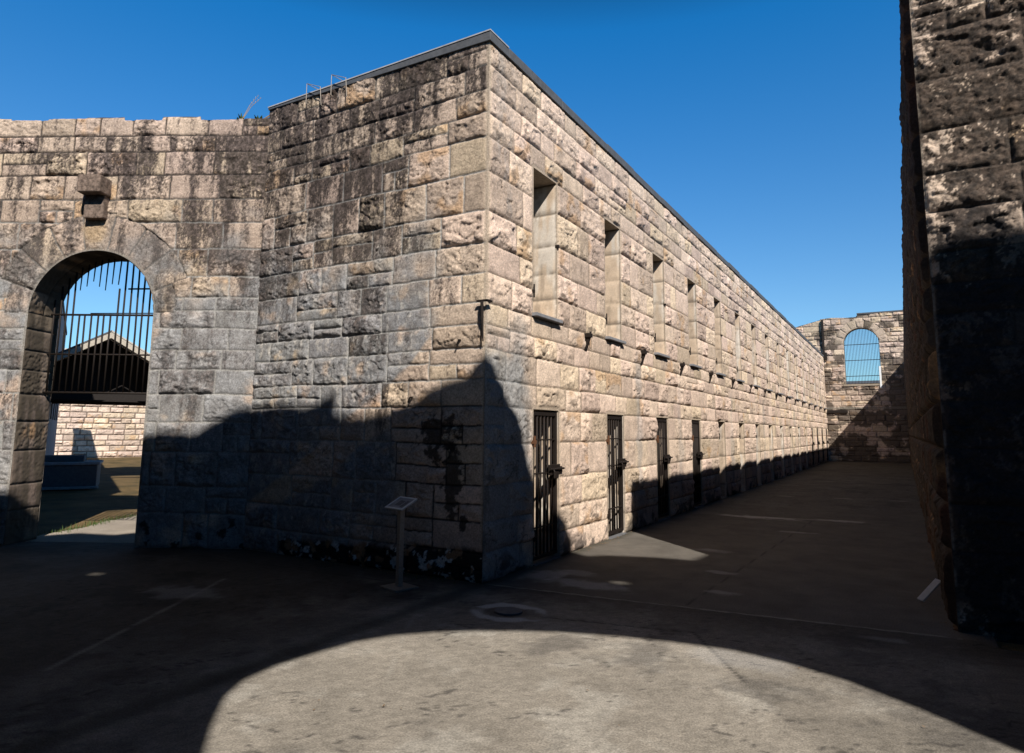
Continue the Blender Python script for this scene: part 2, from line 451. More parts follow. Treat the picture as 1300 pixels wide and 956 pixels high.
# front face (towards the hub)
LU = 3.86
us = grid_axis([0, LU], lambda u: .0135); us = np.linspace(0, LU, 336)
zs = np.array(sorted(set(np.linspace(-.1, CH+.09, 568))))
sheet("front_wall", us, zs, lambda u, z, h: (-u, -h, z), FCOURSES, seed=11, parent=cb, split=.26, relief=(.008, .029), flat_p=.35, wav=1.8, fine=1.15, mortar=.009,
      colf=col_front, topf=lambda u: CH+.003+.0225*u, margin=[(-.02, 0, -1, 9, .035)], wmin=.34, wmax=.80)

# side face (along the passage)
ops = [(y, y+DW, -.3, 1.89) for y in DY] + [(y-.02, y+DW-.06, 3.12, 5.04) for y in DY]
brk = sorted({0, YB} | {v for o in ops for v in o[:2]})
us = grid_axis(brk, near)
zb = sorted({-.1, 1.89, 3.12, 5.04, CH}); zz = []
for a, b in zip(zb, zb[1:]):
    n = int(math.ceil((b-a)/.0135)); zz += [a+(b-a)*k/n for k in range(n)]
zs = np.array(zz+[CH])
mg = [(a, b, z0, z1, .045) for a, b, z0, z1 in ops] + [(-.02, 0, -1, 9, .04)]
sheet("side_wall", us, zs, lambda u, z, h: (h, u, z), COURSES, ops, seed=23, parent=cb, split=.02, relief=(.012, .034), flat_p=.25, scarpk=.6, fine=.8,
      colf=col_side, margin=mg, wmin=.38, wmax=.85, ledge=1.0)

# coping, roof, rear and inner walls
m = MB(); ov = .03
y_ = .424; k_ = 0
while y_ < YB-.2:
    L_ = 1.5+.25*math.sin(k_*2.3); dz = .006*math.sin(k_*4.1); dx = .008*math.sin(k_*3.3)
    m.box(-.42, y_, CH+.002, ov+dx, min(y_+L_-.012, YB), CH+.128+dz); y_ += L_; k_ += 1
i_ = len(m.v); m.v += [(-3.86, -ov, CH+.085), (ov, -ov, CH), (ov, .42, CH), (-3.86, .42, CH+.085), (-3.86, -ov, CH+.115), (ov, -ov, CH+.115), (ov, .42, CH+.115), (-3.86, .42, CH+.115)]
for f in ((0, 3, 2, 1), (4, 5, 6, 7), (0, 1, 5, 4), (1, 2, 6, 5), (2, 3, 7, 6), (3, 0, 4, 7)): m.f.append(tuple(i_+k for k in f)); m.m.append(0)
m.build("coping", SLATE, cb, bevel=.006)
m = MB(); m.box(-3.86, -ov-.008, CH+.117, ov+.006, .40, CH+.133); m.build("flashing", BLOCKL, cb)
m = MB(); m.box(-3.9, .42, CH-.12, -.42, YB, CH-.02); m.build("roof_slab", DARKIN, cb)
m = MB(); m.box(-4.0, .02, -.1, -3.87, YB, CH); m.box(-2.7, .6, -.1, -2.55, YB, CH-.14)
for k in range(16):
    m.box(-2.54, DY[k]+DW+.78, -.1, -.62, DY[k]+DW+.92, CH-.14)
m.box(-2.54, .5, -.1, -.62, .62, CH-.14)
m.box(-2.54, .63, 2.45, -.62, YB, 2.6)
m.build("inner_walls", DARKIN, cb)

def col_jamb(U, Z, d):
    sd = d['seed']; C = mix((.54, .43, .325), (.50, .385, .28), d['r'][0])*(.88+.24*fbm(U*8, Z*5, sd+20, 4))[..., None]
    w = ss(.52, .64, fbm(U*9, Z*1.2, sd+33, 4)); C = mix(C, (.62, .58, .52), w*.6)
    w2 = ss(.55, .68, fbm(U*14, Z*3, sd+34, 5, .65)); C = mix(C, (.22, .17, .13), w2*.5)
    C = mix(C, (.16, .13, .10), d['mort']*.9)
    C = C*(.9+.25*d['r'][3])[..., None]
    return C

def jamb_depth(name, y0, y1, z0, z1, parent, seed):
    """one opening: far jamb as dressed blocks, the rest plain"""
    zs_ = np.linspace(z0, z1, 60); us_ = np.linspace(0, .62, 20)
    o = sheet(name, us_, zs_, lambda u, z, h: (-u, y1-h, z), COURSES, seed=seed, parent=parent, mat=DRESSED, wmin=.8, wmax=1.2,
              relief=(.002, .004), flat_p=1, colf=col_jamb, ledge=0, mortar=.009, mdepth=.010)
    return o

for k in range(16):
    for (y0, y1, z0, z1, nm) in ((DY[k], DY[k]+DW, -.08, 1.89, "doorway"), (DY[k]-.02, DY[k]+DW-.06, 3.12, 5.04, "window")):
        o = jamb_depth(nm, y0, y1, z0, z1, cb, 300+k)
        m = MB()
        m.quad((0, y0, z0), (-.62, y0, z0), (-.62, y0, z1), (0, y0, z1))
        m.quad((0, y0, z1), (-.62, y0, z1), (-.62, y1, z1), (0, y1, z1))
        m.quad((0, y0, z0+.0), (-.62, y0, z0), (-.62, y1, z0), (0, y1, z0))
        me2 = m.build("lintel_and_near_jamb", plain("jamb_stone", (.40, .335, .265), .9, grain=20) if k == 0 and nm == "doorway" else bpy.data.materials["jamb_stone"], o)
        if nm == "window":
            m = MB(); m.box(-.05, y0-.03, z0-.055, .075, y1+.05, z0-.012); m.build("sill", SILL, o, bevel=.004)
            m = MB(); m.box(-.02, y0-.045, 3.36, .035, y0-.01, 3.40); m.tube([(.03, y0-.028, 3.30), (.03, y0-.028, 3.47)], .011); m.build("hinge_pin", IRON, o)
            if k % 2 == 0:
                m = MB(); m.box(-.02, y1+.0, 4.12, .03, y1+.035, 4.16); m.build("hinge_pin", IRON, o)
        else:
            m = MB(); m.box(-.6, y0+.002, z0, .04, y1-.002, .012); m.build("threshold", BLOCKC, o)
            if not (k < 4 or k > 11):
                m = MB(); m.box(-.02, y0-.045, 1.50, .04, y0-.008, 1.54); m.tube([(.03, y0-.028, 1.45), (.03, y0-.028, 1.60)], .012)
                m.build("hinge_pin", IRON, o)

# barred doors
door0 = None
door_objs = []
def make_door(y0):
    y1 = y0+DW; x = -.035
    m = MB(); fw = .045
    m.box(x-.02, y0+.012, .05, x+.02, y0+.012+fw, 1.86); m.box(x-.02, y1-.012-fw, .05, x+.02, y1-.012, 1.86)
    m.box(x-.02, y0+.012+fw, 1.815, x+.02, y1-.012-fw, 1.86); m.box(x-.02, y0+.012+fw, .05, x+.02, y1-.012-fw, .095)
    for z in (.42, 1.08, 1.50): m.box(x-.012, y0+.012+fw, z, x+.012, y1-.012-fw, z+.018)
    fr = m.build("barred_door", IRON, cb, bevel=.003)
    for i in range(5):
        yy = y0+.012+fw + (DW-.024-2*fw)*(i+1)/6
        m = MB(); m.tube([(x, yy, .08), (x, yy, 1.83)], .014, 8); m.build("bar", IRON, fr, smooth=True)
    m = MB(); m.box(.0, y1-.30, 1.06, .035, y1-.02, 1.19); m.box(.0, y1-.02, 1.09, .028, y1+.06, 1.16)
    m.tube([(.055, y1-.33, 1.135), (.055, y1+.05, 1.135)], .014); m.tube([(.055, y1-.26, 1.135), (.075, y1-.26, 1.10), (.07, y1-.26, 1.02)], .012)
    m.box(.036, y1-.20, 1.02, .065, y1-.12, 1.10)
    m.build("lock", IRON, fr, bevel=.003)
    for z in (.33, 1.46):
        m = MB(); m.box(-.05, y0-.05, z, .028, y0+.04, z+.045); m.tube([(.02, y0-.005, z-.04), (.02, y0-.005, z+.10)], .017)
        m.build("hinge", IRON if z < 1 else RUST, fr, bevel=.002)
    return fr
proto = make_door(DY[0])
for k in (1, 2, 3, 12, 13, 14, 15):
    c = proto.copy(); COL.objects.link(c); c.parent = cb; c.matrix_parent_inverse = proto.matrix_parent_inverse.copy()
    c.location = (0, DY[k]-DY[0], 0)
    for ch in list(proto.children):
        d = ch.copy(); COL.objects.link(d); d.parent = c
        d.matrix_parent_inverse = ch.matrix_parent_inverse.copy()

# gallery bracket stubs
for k in range(16):
    y = 2.72+2.415*(k-0) if k else 2.72
    if y > YB-.2: break
    m = MB(); zz0 = 3.02
    m.box(-.05, y-.045, zz0-.03, .10, y+.045, zz0+.03)
    m.frame_box((0, y-.04, zz0-.03), (.012, 0, 0), (0, .08, 0), (0, 0, -.20))
    m.frame_box((.012, y-.02, zz0-.03), (.075, 0, 0), (0, .04, 0), (-.06, 0, -.17))
    m.tube([(.085, y, zz0+.03), (.085, y, zz0+.055)], .018)
    m.build("bracket_stub", IRON, cb, bevel=.004)
m = MB(); m.box(-.075, -.075, 3.05, .07, -.045, 3.072); m.box(.035, -.075, 3.05, .07, .03, 3.072)
m.tube([(-.005, -.075, 3.05), (.0, -.075, 2.86), (.006, -.06, 2.60)], [.020, .018, .008])
m.build("corner_bracket", IRON, cb, bevel=.004)

# small irons left in the front wall
m = MB()
for (x, z) in ((-.34, 2.62), (-1.02, 1.98)):
    m.tube([(x+.02, .01, z+.02), (x+.02, -.06, z+.02), (x-.01, -.06, z-.04)], .011)
m.build("wall_hook", IRON, cb)
# ladder loops over the parapet
for x in (-2.98, -2.50):
    m = MB(); m.tube([(x, -.02, 6.12), (x, -.10, 6.15), (x, -.10, 6.44), (x+.02, .22, 6.44), (x+.02, .24, 6.30)], .0055)
    m.tube([(x+.30, -.03, 6.02), (x+.30, -.10, 6.05), (x+.27, -.10, 6.32), (x, -.10, 6.44)], .005)
    m.build("ladder_loop", GALV, cb, smooth=True)

# ================================================================== GATE WALL
IC = Vector((-3.849, 0, 0)); GD = Vector((-.88, -.475, 0)).normalized(); GN = Vector((.475, -.88, 0)).normalized()
def gmap(u, z, d=0):            # d = depth behind the face
    return (IC.x+GD.x*u-GN.x*d, IC.y+GD.y*u-GN.y*d, z+0*u)
GC = [-.2, 0, .46, .82, 1.29, 1.70, 2.09, 2.43, 2.71, 3.02, 3.28, 3.47, 3.78, 4.19, 4.59, 4.94, 5.31, 5.67, 5.92, 6.22]
GU0, GU1, GZC, GR = 1.52, 3.36, 3.25, .92
GUC = (GU0+GU1)/2
gw = thing("gate_wall", "stained stone wall with a round-arched gateway and an iron grille in its head", "wall", tuple(gmap(GUC, 0)))

def inarch(u, z, r=GR): return (np.abs(u-GUC) < r) & ((z < GZC) | (np.hypot(u-GUC, z-GZC) < r))
def gsnap(u, z):
    a = np.arctan2(z-GZC, u-GUC); top = z > GZC
    su = np.where(top, GUC+GR*np.cos(a), np.where(u > GUC, GU1, GU0)); sz = np.where(top, GZC+GR*np.sin(a), z)
    return su, sz

def col_gate(U, Z, d):
    sd = d['seed']; C = base_stone(U, Z, d, .98)
    g = ss(4.6, 3.3, Z+wob(U, Z, sd+60, 1.0))*ss(.36, .56, fbm(U*2.4, Z*2.4, sd+61, 4)+.10)
    wash = np.array((.225, .23, .235))*(.25+1.5*fbm(U*9, Z*7, sd+66, 6, .72))[..., None]
    C = mix(C, wash, g*.88)
    C = mix(C, mix(MORT*.7, (.05, .04, .035), ss(4.2, 5.2, Z)), d['mort']*.9)
    big = fbm(U*1.0, Z*.9, sd+68, 3); bo = d['bid']*.61; th = d['t']/np.maximum(d['h'], .05)
    v = .40*fbm(U*5.5, Z*.6, sd+30, 4, .6)+.60*fbm(U*10+bo, Z*1.0+bo, sd+33, 4, .6)
    gr = fbm(U*42, Z*26, sd+75, 4, .85)
    p = .20+.17*ss(2.8, 4.5, Z+wob(U, Z, sd+79, .6))+.16*ss(1.6, .5, U)*ss(3.0, 4.0, Z)-.28*ss(5.85, 6.0, Z)-.12*ss(2.9, 3.6, U)*ss(4.6, 5.2, Z)
    p = p+(big-.5)*.6+(d['r'][3]-.5)*.45+.14*(th-.4)
    x = p+(v-.5)*1.7+(gr-.5)*1.1
    D = ss(.10, .64, x)*(1-.2*g)*ss(1.2, 2.2, Z+wob(U, Z, sd+69, 1.2))
    C = mix(C, mix(LICH*1.2, BROWN*.75, ss(.40, .72, fbm(U*30, Z*20, sd+70, 4, .8))), D*.94)
    C = mix(C, mix((.38, .37, .35), (.03, .027, .024), ss(4.4, 5.2, Z)), d['mort']*.45*ss(.35, .6, fbm(U*4, Z*4, sd+80, 3)+.08))
    ringq = (d['bid'] >= 90000)*d['mort']; C = mix(C, (.07, .062, .055), ringq*.6); C = mix(C, (.13, .115, .105), (d['bid'] >= 90000)*.35*ss(.3, .6, fbm(U*5, Z*5, sd+81, 5, .7)))
    q = np.hypot((U-2.5)/.22, (Z-4.5)/.28)+.6*(fbm(U*7, Z*7, sd+71, 3)-.5)
    C = mix(C, (.46, .33, .20), ss(1.1, .6, q)*.7)
    tz = .42+0*U
    m_ = ss(.62, .68, fbm(U*6, Z*6, sd+74, 4, .6))*ss(.6, .3, Z); C = mix(C, (.02, .02, .02), m_*.9)
    C = mix(C, (.30, .27, .23), d['sm']*.5)
    return C

us = np.linspace(0, 6.4, 520); zs = np.linspace(-.1, 6.22, 512)
sheet("masonry", us, zs, lambda u, z, h: gmap(u, z, -h), GC, seed=37, parent=gw, split=.14, relief=(.010, .034), flat_p=.38, wav=1.6, fine=1.3,
      colf=col_gate, margin=[(GU0, GU1, -1, GZC, .03)], arch=(GUC, GZC, GR, 1.40, 9, .30), cut=inarch, snap=gsnap,
      mortar=.010, topf=lambda u: 6.15+.07*(_hash(np.floor(u/.58+.2), u*0, 5))+.012*vn(u*9, u*0, 3), wmin=.34, wmax=.82)

def col_reveal(U, Z, d):
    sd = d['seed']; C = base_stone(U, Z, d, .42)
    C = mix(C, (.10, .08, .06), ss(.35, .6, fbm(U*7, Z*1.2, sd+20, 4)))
    C = mix(C, (.05, .045, .04), d['mort']*.7)
    return C
for (ue, sg, nm) in ((GU1, -1, "left"), (GU0, 1, "right")):
    sheet("jamb", np.linspace(0, .62, 50), np.linspace(-.1, GZC, 250), lambda u, z, h, ue=ue, sg=sg: gmap(ue+sg*h, z, u),
          GC, seed=41, parent=gw, mat=DRESSED, wmin=.8, wmax=1.2, relief=(.002, .008), flat_p=.6, colf=col_reveal, ledge=.2, mortar=.008)
# soffit of the arch: U along the arc, Z = depth
def soffit_map(a, dpt, h):
    r = GR-h; return gmap(GUC+r*np.cos(a), GZC+r*np.sin(a), dpt)
sheet("arch_soffit", np.linspace(0, math.pi, 140), np.linspace(0, .62, 40), soffit_map, [-1, .31, 2], seed=43, parent=gw, mat=DRESSED,
      wmin=.35, wmax=.5, relief=(.002, .008), flat_p=.6, colf=col_reveal, ledge=0)
# core: back, top and end of the wall
arc = [(GUC+GR*math.cos(math.pi*k/24), GZC+GR*math.sin(math.pi*k/24)) for k in range(25)]
m = MB(); outl = [(-.1, -.1), (GU0, -.1)] + arc[::-1][::-1] + [(GU1, -.1), (6.4, -.1), (6.4, 6.12), (-.1, 6.12)]
outl = [(-.1, -.1), (GU0, -.1)] + arc[::-1] + [(GU1, -.1), (6.4, -.1), (6.4, 6.12), (-.1, 6.12)]
tri = tessellate_polygon([[Vector((a, b, 0)) for a, b in outl]])
i0 = len(m.v); m.v += [gmap(a, b, .62) for a, b in outl]
for t in tri: m.f.append(tuple(i0+k for k in t)); m.m.append(0)
m.quad(gmap(-.1, 6.12, .62), gmap(6.4, 6.12, .62), gmap(6.4, 6.16, 0.003), gmap(-.1, 6.16, .003))
m.build("wall_core", plain("wall_core_stone", (.24, .20, .16), .95, grain=9), gw)

# stone corbel over the arch
m = MB(); cu = 2.60
def cbx(u0, u1, z0, z1, d0, d1): 
    o = Vector(gmap(u0, z0, -d0)); m.frame_box(o, GD*(u1-u0), -GN*0+GN*(d1-d0), (0, 0, z1-z0))
cbx(2.29, 2.63, 4.96, 5.22, -.15, .28); cbx(2.315, 2.61, 4.62, 4.962, -.15, .12)
m.build("corbel", plain("corbel_stone", (.13, .095, .075), .92, grain=18, lo=.35, hi=2.0, bump=.9, dist=.02), gw, bevel=.02)

# iron grille in the arch head
GDp = .45
m = MB()
def gt(u0, z0, u1, z1, r=.011): m.tube([gmap(u0, z0, GDp), gmap(u1, z1, GDp)], r)
gt(GU0-.02, 3.29, GU1+.02, 3.30, .016); gt(GU0-.02, 2.69, GU1+.02, 2.70, .013); gt(GU0-.02, 2.12, GU1+.02, 2.13, .016); gt(1.60, 3.70, 2.20, 3.695, .013)
gt(GU0, 3.325, 2.75, 3.32, .008)
gr = m.build("grille", IRON, gw, smooth=True)
nb = 19
for i in range(nb):
    u = GU0+.045+(GU1-GU0-.09)*i/(nb-1)
    zt = GZC+math.sqrt(max(0, GR**2-(u-GUC)**2))
    lean = .008*math.sin(i*2.1)
    mm = MB(); j = rnd.uniform(.0, .03)
    if u > 2.40 and u < 3.02:      # broken bars: lower piece and a stub left hanging
        top = 3.30
        mm.tube([gmap(u, 2.11, GDp), gmap(u+lean, 3.31, GDp)], .0135)
        mm.build("bar", IRON, gr, smooth=True)
        mm = MB(); mm.tube([gmap(u+.01, zt-.01, GDp), gmap(u+.02, 3.74+.07*math.sin(i*1.7)-.0, GDp)], [.012, .007]); mm.build("bar_stub", IRON, gr, smooth=True)
    elif 2.28 < u <= 2.40:
        mm.tube([gmap(u, 2.11, GDp), gmap(u+lean, 3.70, GDp)], .0135)
        mm.build("bar", IRON, gr, smooth=True)
        mm = MB(); mm.tube([gmap(u, zt-.01, GDp), gmap(u+.02, 3.76, GDp)], [.012, .008]); mm.build("bar_stub", IRON, gr, smooth=True)
    else:
        mm.tube([gmap(u, 2.11, GDp), gmap(u+lean, 3.0, GDp), gmap(u, max(zt-.01, 3.31), GDp)], .0135)
        mm.build("bar", IRON, gr, smooth=True)

# weeds on top of the gate wall
def weed(name, base, label, nleaf, hgt, stalks=(), seed=1, parent=None, group='weeds on top of the gate wall', spread=.10, wide=.02):
    rg = random.Random(seed); t = thing(name, label, "plant", base, group)
    m = MB()
    for i in range(nleaf):
        a = rg.uniform(0, 2*math.pi); l = hgt*rg.uniform(.5, 1.1); lean = rg.uniform(.2, .9)
        p = Vector(base)+Vector((rg.uniform(-spread, spread)*.6, rg.uniform(-spread, spread)*.3, 0))
        d = Vector((math.cos(a)*lean, math.sin(a)*lean, 1)).normalized(); sd = d.cross(Vector((0, 0, 1))).normalized()*wide*rg.uniform(.6, 1.3)
        q = p+d*l*.55; r_ = p+d*l-Vector((0, 0, l*.12*lean))
        m.quad(p-sd*.3, p+sd*.3, q+sd, q-sd); m.quad(q-sd, q+sd, r_+sd*.15, r_-sd*.15)
    m.build("leaves", LEAF, t)
    for (dx, dy, dz) in stalks:
        mm = MB(); b = Vector(base); e = b+Vector((dx, dy, dz)); mid = (b+e)/2+Vector((0, 0, .06))
        mm.tube([b, mid, e], [.006, .005, .002], 4)
        for s_ in range(7):
            f = .55+.06*s_; q = b.lerp(e, f)+Vector((0, 0, .05*(1-f)*2)); mm.tube([q, q+Vector((.02*(-1)**s_, 0, .035))], [.0035, .001], 4)
        mm.build("stalk", STRAW, t)
    return t
weed("weed_tuft", gmap(.50, 6.17, .12), "green weed tuft with one dry stalk, left of the two on the wall", 26, .13, [(.26, .10, .42), (.30, .12, .38)], 3)
weed("weed_tuft", gmap(.25, 6.18, .15), "low weed tuft nearest the cell block with long straw stalks reaching right", 22, .11,
     [(.75, .35, .42), (.62, .30, .30), (.9, .4, .40)], 5)

# ================================================================== RIGHT BLOCK
rb = thing("right_cell_block", "shadowed rough stone block filling the right edge, its dark flank running down the passage", "building", (XR, .66, 0))
RC = [-.2, .03, .65, 1.04, 1.50, 1.90, 2.36, 2.67, 2.94, 3.22, 3.59, 3.94, 4.35, 4.84, 5.30, 5.60, 5.86]
def col_rend(U, Z, d):
    sd = d['seed']; C = base_stone(U, Z, d, 1.0)
    C = mix(C, (.14, .13, .12), d['mort']*.8)
    st = fbm(U*5, Z*4, sd+30, 5, .65); big = fbm(U*1.6, Z*1.3, sd+31, 3)
    D = ss(.64, .56, st-(big-.5)*.6+.95*(fbm(U*20, Z*17, sd+35, 5, .75)-.5)-.105)
    C = mix(C, mix((.022, .018, .016), (.11, .080, .062), ss(.35, .7, fbm(U*22, Z*22, sd+32, 4, .8))), D*.94)
    C = mix(C, (.026, .025, .027), ss(3.9, 2.9, Z+wob(U, Z, sd+37, .5))*.90*ss(.1, .3, fbm(U*2, Z*2, sd+33, 4)))  # shade put into the colour: stone darkened below the cast-shadow line
    C = mix(C, (.24, .20, .16), d['sm']*.7*ss(.35, .6, fbm(U*10, Z*7, sd+36, 4, .7)))
    return C
def col_rside(U, Z, d):
    sd = d['seed']; C = base_stone(U, Z, d, .11)  # flank stone coloured far darker than the end wall to deepen its shade
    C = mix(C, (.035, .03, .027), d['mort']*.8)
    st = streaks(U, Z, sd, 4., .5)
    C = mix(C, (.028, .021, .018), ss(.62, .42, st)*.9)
    C = mix(C, (.07, .030, .018), ss(.60, .72, fbm(U*1.3, Z*.6, sd+34, 4))*.6)
    return C
rtop = lambda u: 5.82+.05*_hash(np.floor(u/.62), u*0, 8)+.02*vn(u*7, u*0, 4)
us = np.linspace(0, 3.2, 260); zs = np.linspace(-.1, 5.93, 500)
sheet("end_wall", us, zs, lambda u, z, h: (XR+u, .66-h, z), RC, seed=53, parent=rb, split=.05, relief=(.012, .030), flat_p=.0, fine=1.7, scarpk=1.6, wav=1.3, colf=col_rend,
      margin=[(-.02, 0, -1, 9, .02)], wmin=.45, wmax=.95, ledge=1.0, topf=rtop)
us = grid_axis([0, YB-.66], lambda y: .018*(1+max(0, y)/2.5)); zs = np.linspace(-.1, 5.93, 360)
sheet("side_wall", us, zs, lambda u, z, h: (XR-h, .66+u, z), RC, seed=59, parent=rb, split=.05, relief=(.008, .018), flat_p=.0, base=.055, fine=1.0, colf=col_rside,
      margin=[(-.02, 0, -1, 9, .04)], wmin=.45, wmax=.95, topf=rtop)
m = MB(); m.box(XR+.05, .72, -.1, XR+6.5, YB, 5.72); m.build("wall_core", bpy.data.materials["wall_core_stone"], rb)

# ================================================================== FAR END WALL
fw_ = thing("far_wall", "tall sunlit stone wall closing the passage, with a barred round-headed window", "wall", (2.1, YB, 0))
AU, AZ, AR = 2.07, 6.97, .94
def col_far(U, Z, d):
    sd = d['seed']; C = base_stone(U, Z, d, 1.0)
    C = mix(C, (.13, .10, .08), d['mort']*.75)
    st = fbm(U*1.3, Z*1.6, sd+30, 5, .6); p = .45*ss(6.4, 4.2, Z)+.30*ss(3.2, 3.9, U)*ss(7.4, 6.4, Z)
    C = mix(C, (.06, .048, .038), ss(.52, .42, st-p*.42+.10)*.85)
    C = mix(C, (.19, .17, .14), ss(.10, .03, np.abs(Z-3.12))*.8)
    ringc = (d['bid'] >= 90000); C = np.where(ringc[..., None], mix(C, (.40, .32, .24), np.full(U.shape, .6)), C)
    dk = (d['bid'] == 90003); C = np.where(dk[..., None], C*.35, C)
    return C
FC = [-.2, 0]; z = 0
rg = random.Random(9)
while z < 8.2: z += rg.uniform(.22, .40); FC.append(z)
FC += [8.78]
us = np.arange(-4.2, 5.4, .026); zs = np.arange(-.1, 8.79, .024)
def fcut(u, z): return ((np.abs(u-AU) < AR) & (z > 4.55) & ((z < AZ) | (np.hypot(u-AU, z-AZ) < AR)))
def fsnap(u, z):
    a = np.arctan2(z-AZ, u-AU); top = z > AZ; mid = (z > 4.3) & ~top
    su = np.where(top, AU+AR*np.cos(a), np.where(mid, np.where(z < 4.62, np.clip(u, AU-AR, AU+AR), np.where(u > AU, AU+AR, AU-AR)), u))
    sz = np.where(top, AZ+AR*np.sin(a), np.where(mid & (z < 4.62), 4.55, z)); return su, sz
ftop = lambda u: np.where(u > 1.94, 8.72, np.where(u > -.08, 8.58+.03*np.sin(u*3), 8.17+(u+1.5)*.25)) + .02*_hash(np.floor(u/.5), u*0, 3)
sheet("masonry", us, zs, lambda u, z, h: (u, YB-h, z), FC, seed=67, parent=fw_, split=.15, relief=(.015, .05), flat_p=.2, colf=col_far,
      wmin=.4, wmax=1.0, arch=(AU, AZ, AR, 1.42, 9, .10), cut=fcut, snap=fsnap, topf=ftop, mortar=.014)
arcf = [(AU+AR*math.cos(math.pi*k/24), AZ+AR*math.sin(math.pi*k/24)) for k in range(25)]
hole = [(AU-AR, 4.55), (AU+AR, 4.55)]+arcf
m = MB(); extrude_poly(m, [(-4.2, -.1), (5.4, -.1), (5.4, 8.66), (1.9, 8.66), (1.9, 8.5), (-.1, 8.5), (-1.5, 8.1), (-4.2, 7.4)], [hole],
                       lambda u, z, d: (u, YB+.06+d, z), .55)
for a, b in zip(hole, hole[1:]+hole[:1]): m.quad((a[0], YB, a[1]), (b[0], YB, b[1]), (b[0], YB+.06, b[1]), (a[0], YB+.06, a[1]))
m.build("wall_core", plain("far_core_stone", (.30, .25, .19), .95, grain=6), fw_)  # paler stone tone for the far wall's core and sill
m = MB(); m.box(1.94, YB-.05, 8.72, 5.4, YB+.62, 8.80); m.build("coping", SLATE, fw_)
m = MB(); m.box(-.02, YB-.16, 6.25, .10, YB-.04, 8.52); m.box(-.06, YB-.20, 6.05, .22, YB-.03, 6.50); m.build("dark_strip", IRON, fw_, bevel=.01)  # narrow dark upright with a wider foot
m = MB(); m.box(0.02, YB-.12, 2.84, 1.16, YB+.02, 3.0); m.build("door_lintel", IRON, fw_, bevel=.01)
m = MB(); m.box(1.0, YB-.08, 4.42, 3.10, YB+.05, 4.53); m.build("window_sill", bpy.data.materials["far_core_stone"], fw_, bevel=.01)
m = MB(); m.box(2.93, YB-.10, 4.25, 3.03, YB-.04, 5.55); m.build("wall_board", WHITE, fw_, bevel=.005)
m = MB()
for z in (6.92, 5.97, 5.02): m.box(AU-AR, YB+.28, z, AU+AR, YB+.31, z+.035)
wg = m.build("window_grille", IRON, fw_)
for i in range(24):
    u = AU-AR+.04+(2*AR-.08)*i/23; zt = AZ+math.sqrt(max(.0, AR**2-(u-AU)**2))
    mm = MB(); mm.tube([(u, YB+.295, 4.55), (u, YB+.295, zt)], .013, 6); mm.build("bar", IRON, wg)

# a low roof seen through that window
hb = thing("distant_shed", "dark low roof line seen through the foot of the far barred window", "shed", (1.5, YB+9, 0))
m = MB(); m.box(-2, YB+9, 0, 5, YB+13, 5.15); m.build("wall", bpy.data.materials["wall_core_stone"], hb)
m = MB(); m.v = [(-2.3, YB+8.7, 5.15), (5.3, YB+8.7, 5.15), (5.3, YB+11, 5.5), (-2.3, YB+11, 5.5), (-2.3, YB+13.3, 5.15), (5.3, YB+13.3, 5.15)]
m.f = [(0, 1, 2, 3), (3, 2, 5, 4), (0, 3, 4), (1, 5, 2)]; m.m = [0]*4; m.build("roof", SLATE, hb)

# ================================================================== HUB WALL BEHIND THE CAMERA
HA = Vector((7.13, -6.47, 0)); HD = Vector((.9, .43589, 0)).normalized(); HN = Vector((HD.y, -HD.x, 0))   # HN points away from the yard
hmap = lambda u, z, d: (HA.x+HD.x*u+HN.x*d, HA.y+HD.y*u+HN.y*d, z)
top = [(-9, 10.9), (-6.24, 10.74), (-5.5, 11.2), (-4.9, 11.1), (-4.32, 11.6), (-4.1, 11.68), (-3.53, 11.69), (-3.3, 11.85), (-2.99, 12.04), (-2.78, 12.07), (-2.3, 11.87),
       (-1.97, 11.62), (-1.61, 11.58), (-1.6, 11.33), (-1.36, 11.13), (-.98, 10.98), (-.68, 10.93), (-.37, 10.96), (-.14, 10.89), (0, 11.02),
       (.13, 11.03), (.35, 10.97), (.6, 10.94), (.71, 10.81), (.84, 10.57), (1.2, 10.62), (1.51, 10.73), (1.67, 10.71), (1.80, 10.55), (1.9, 10.24), (2.19, 10.32),
       (2.75, 10.28), (3.2, 10.13), (3.69, 10.60), (4.14, 10.41), (6.5, 10.3)]
arch_in = [(-2.46, 3.6), (-2.46, 5.2), (-2.43, 5.55), (-2.34, 5.80), (-2.14, 6.06), (-1.85, 6.33), (-1.53, 6.60), (-1.2, 6.78), (-.86, 6.89), (-.52, 6.96), (-.15, 6.99), (.19, 7.0), (.66, 6.94),
           (.96, 6.87), (1.38, 6.70), (1.6, 6.46), (1.75, 6.17), (1.82, 5.8), (1.85, 5.3), (1.85, 3.6)]
cen = (-.25, 6.25)
arch_out = [(cen[0]+(a-cen[0])*1.25, b+.02+.75*max(0, b-5.9)) for a, b in arch_in]
holes_i = [arch_in]; holes_o = [arch_out]
for (u, z, s_) in ((1.59, 8.78, .075), (-1.37, 8.57, .065), (-4.31, 8.54, .065)):
    holes_i.append([(u-s_, z-s_*.6), (u+s_, z-s_*.6), (u+s_, z+s_*.6), (u-s_, z+s_*.6)])
    holes_o.append([(u-s_-.25, z-s_-.1), (u+s_+.25, z-s_-.1), (u+s_+.25, z+s_+.5), (u-s_-.25, z+s_+.5)])
outl = [(6.5, -.1), (-9, -.1)][::-1]
outl = [(-9, -.1), (6.5, -.1)] + top[::-1]
m = MB(); extrude_poly(m, outl, holes_i, hmap, .45, splay=[outl]+holes_o)
hw = m.build("hub_wall", plain("hub_stone", (.11, .09, .075), .95, grain=5, lo=.4, hi=1.4, bump=.8, dist=.02))
tag(hw, "tall broken-topped stone wall with a wide arched opening, standing behind the viewpoint", "wall")

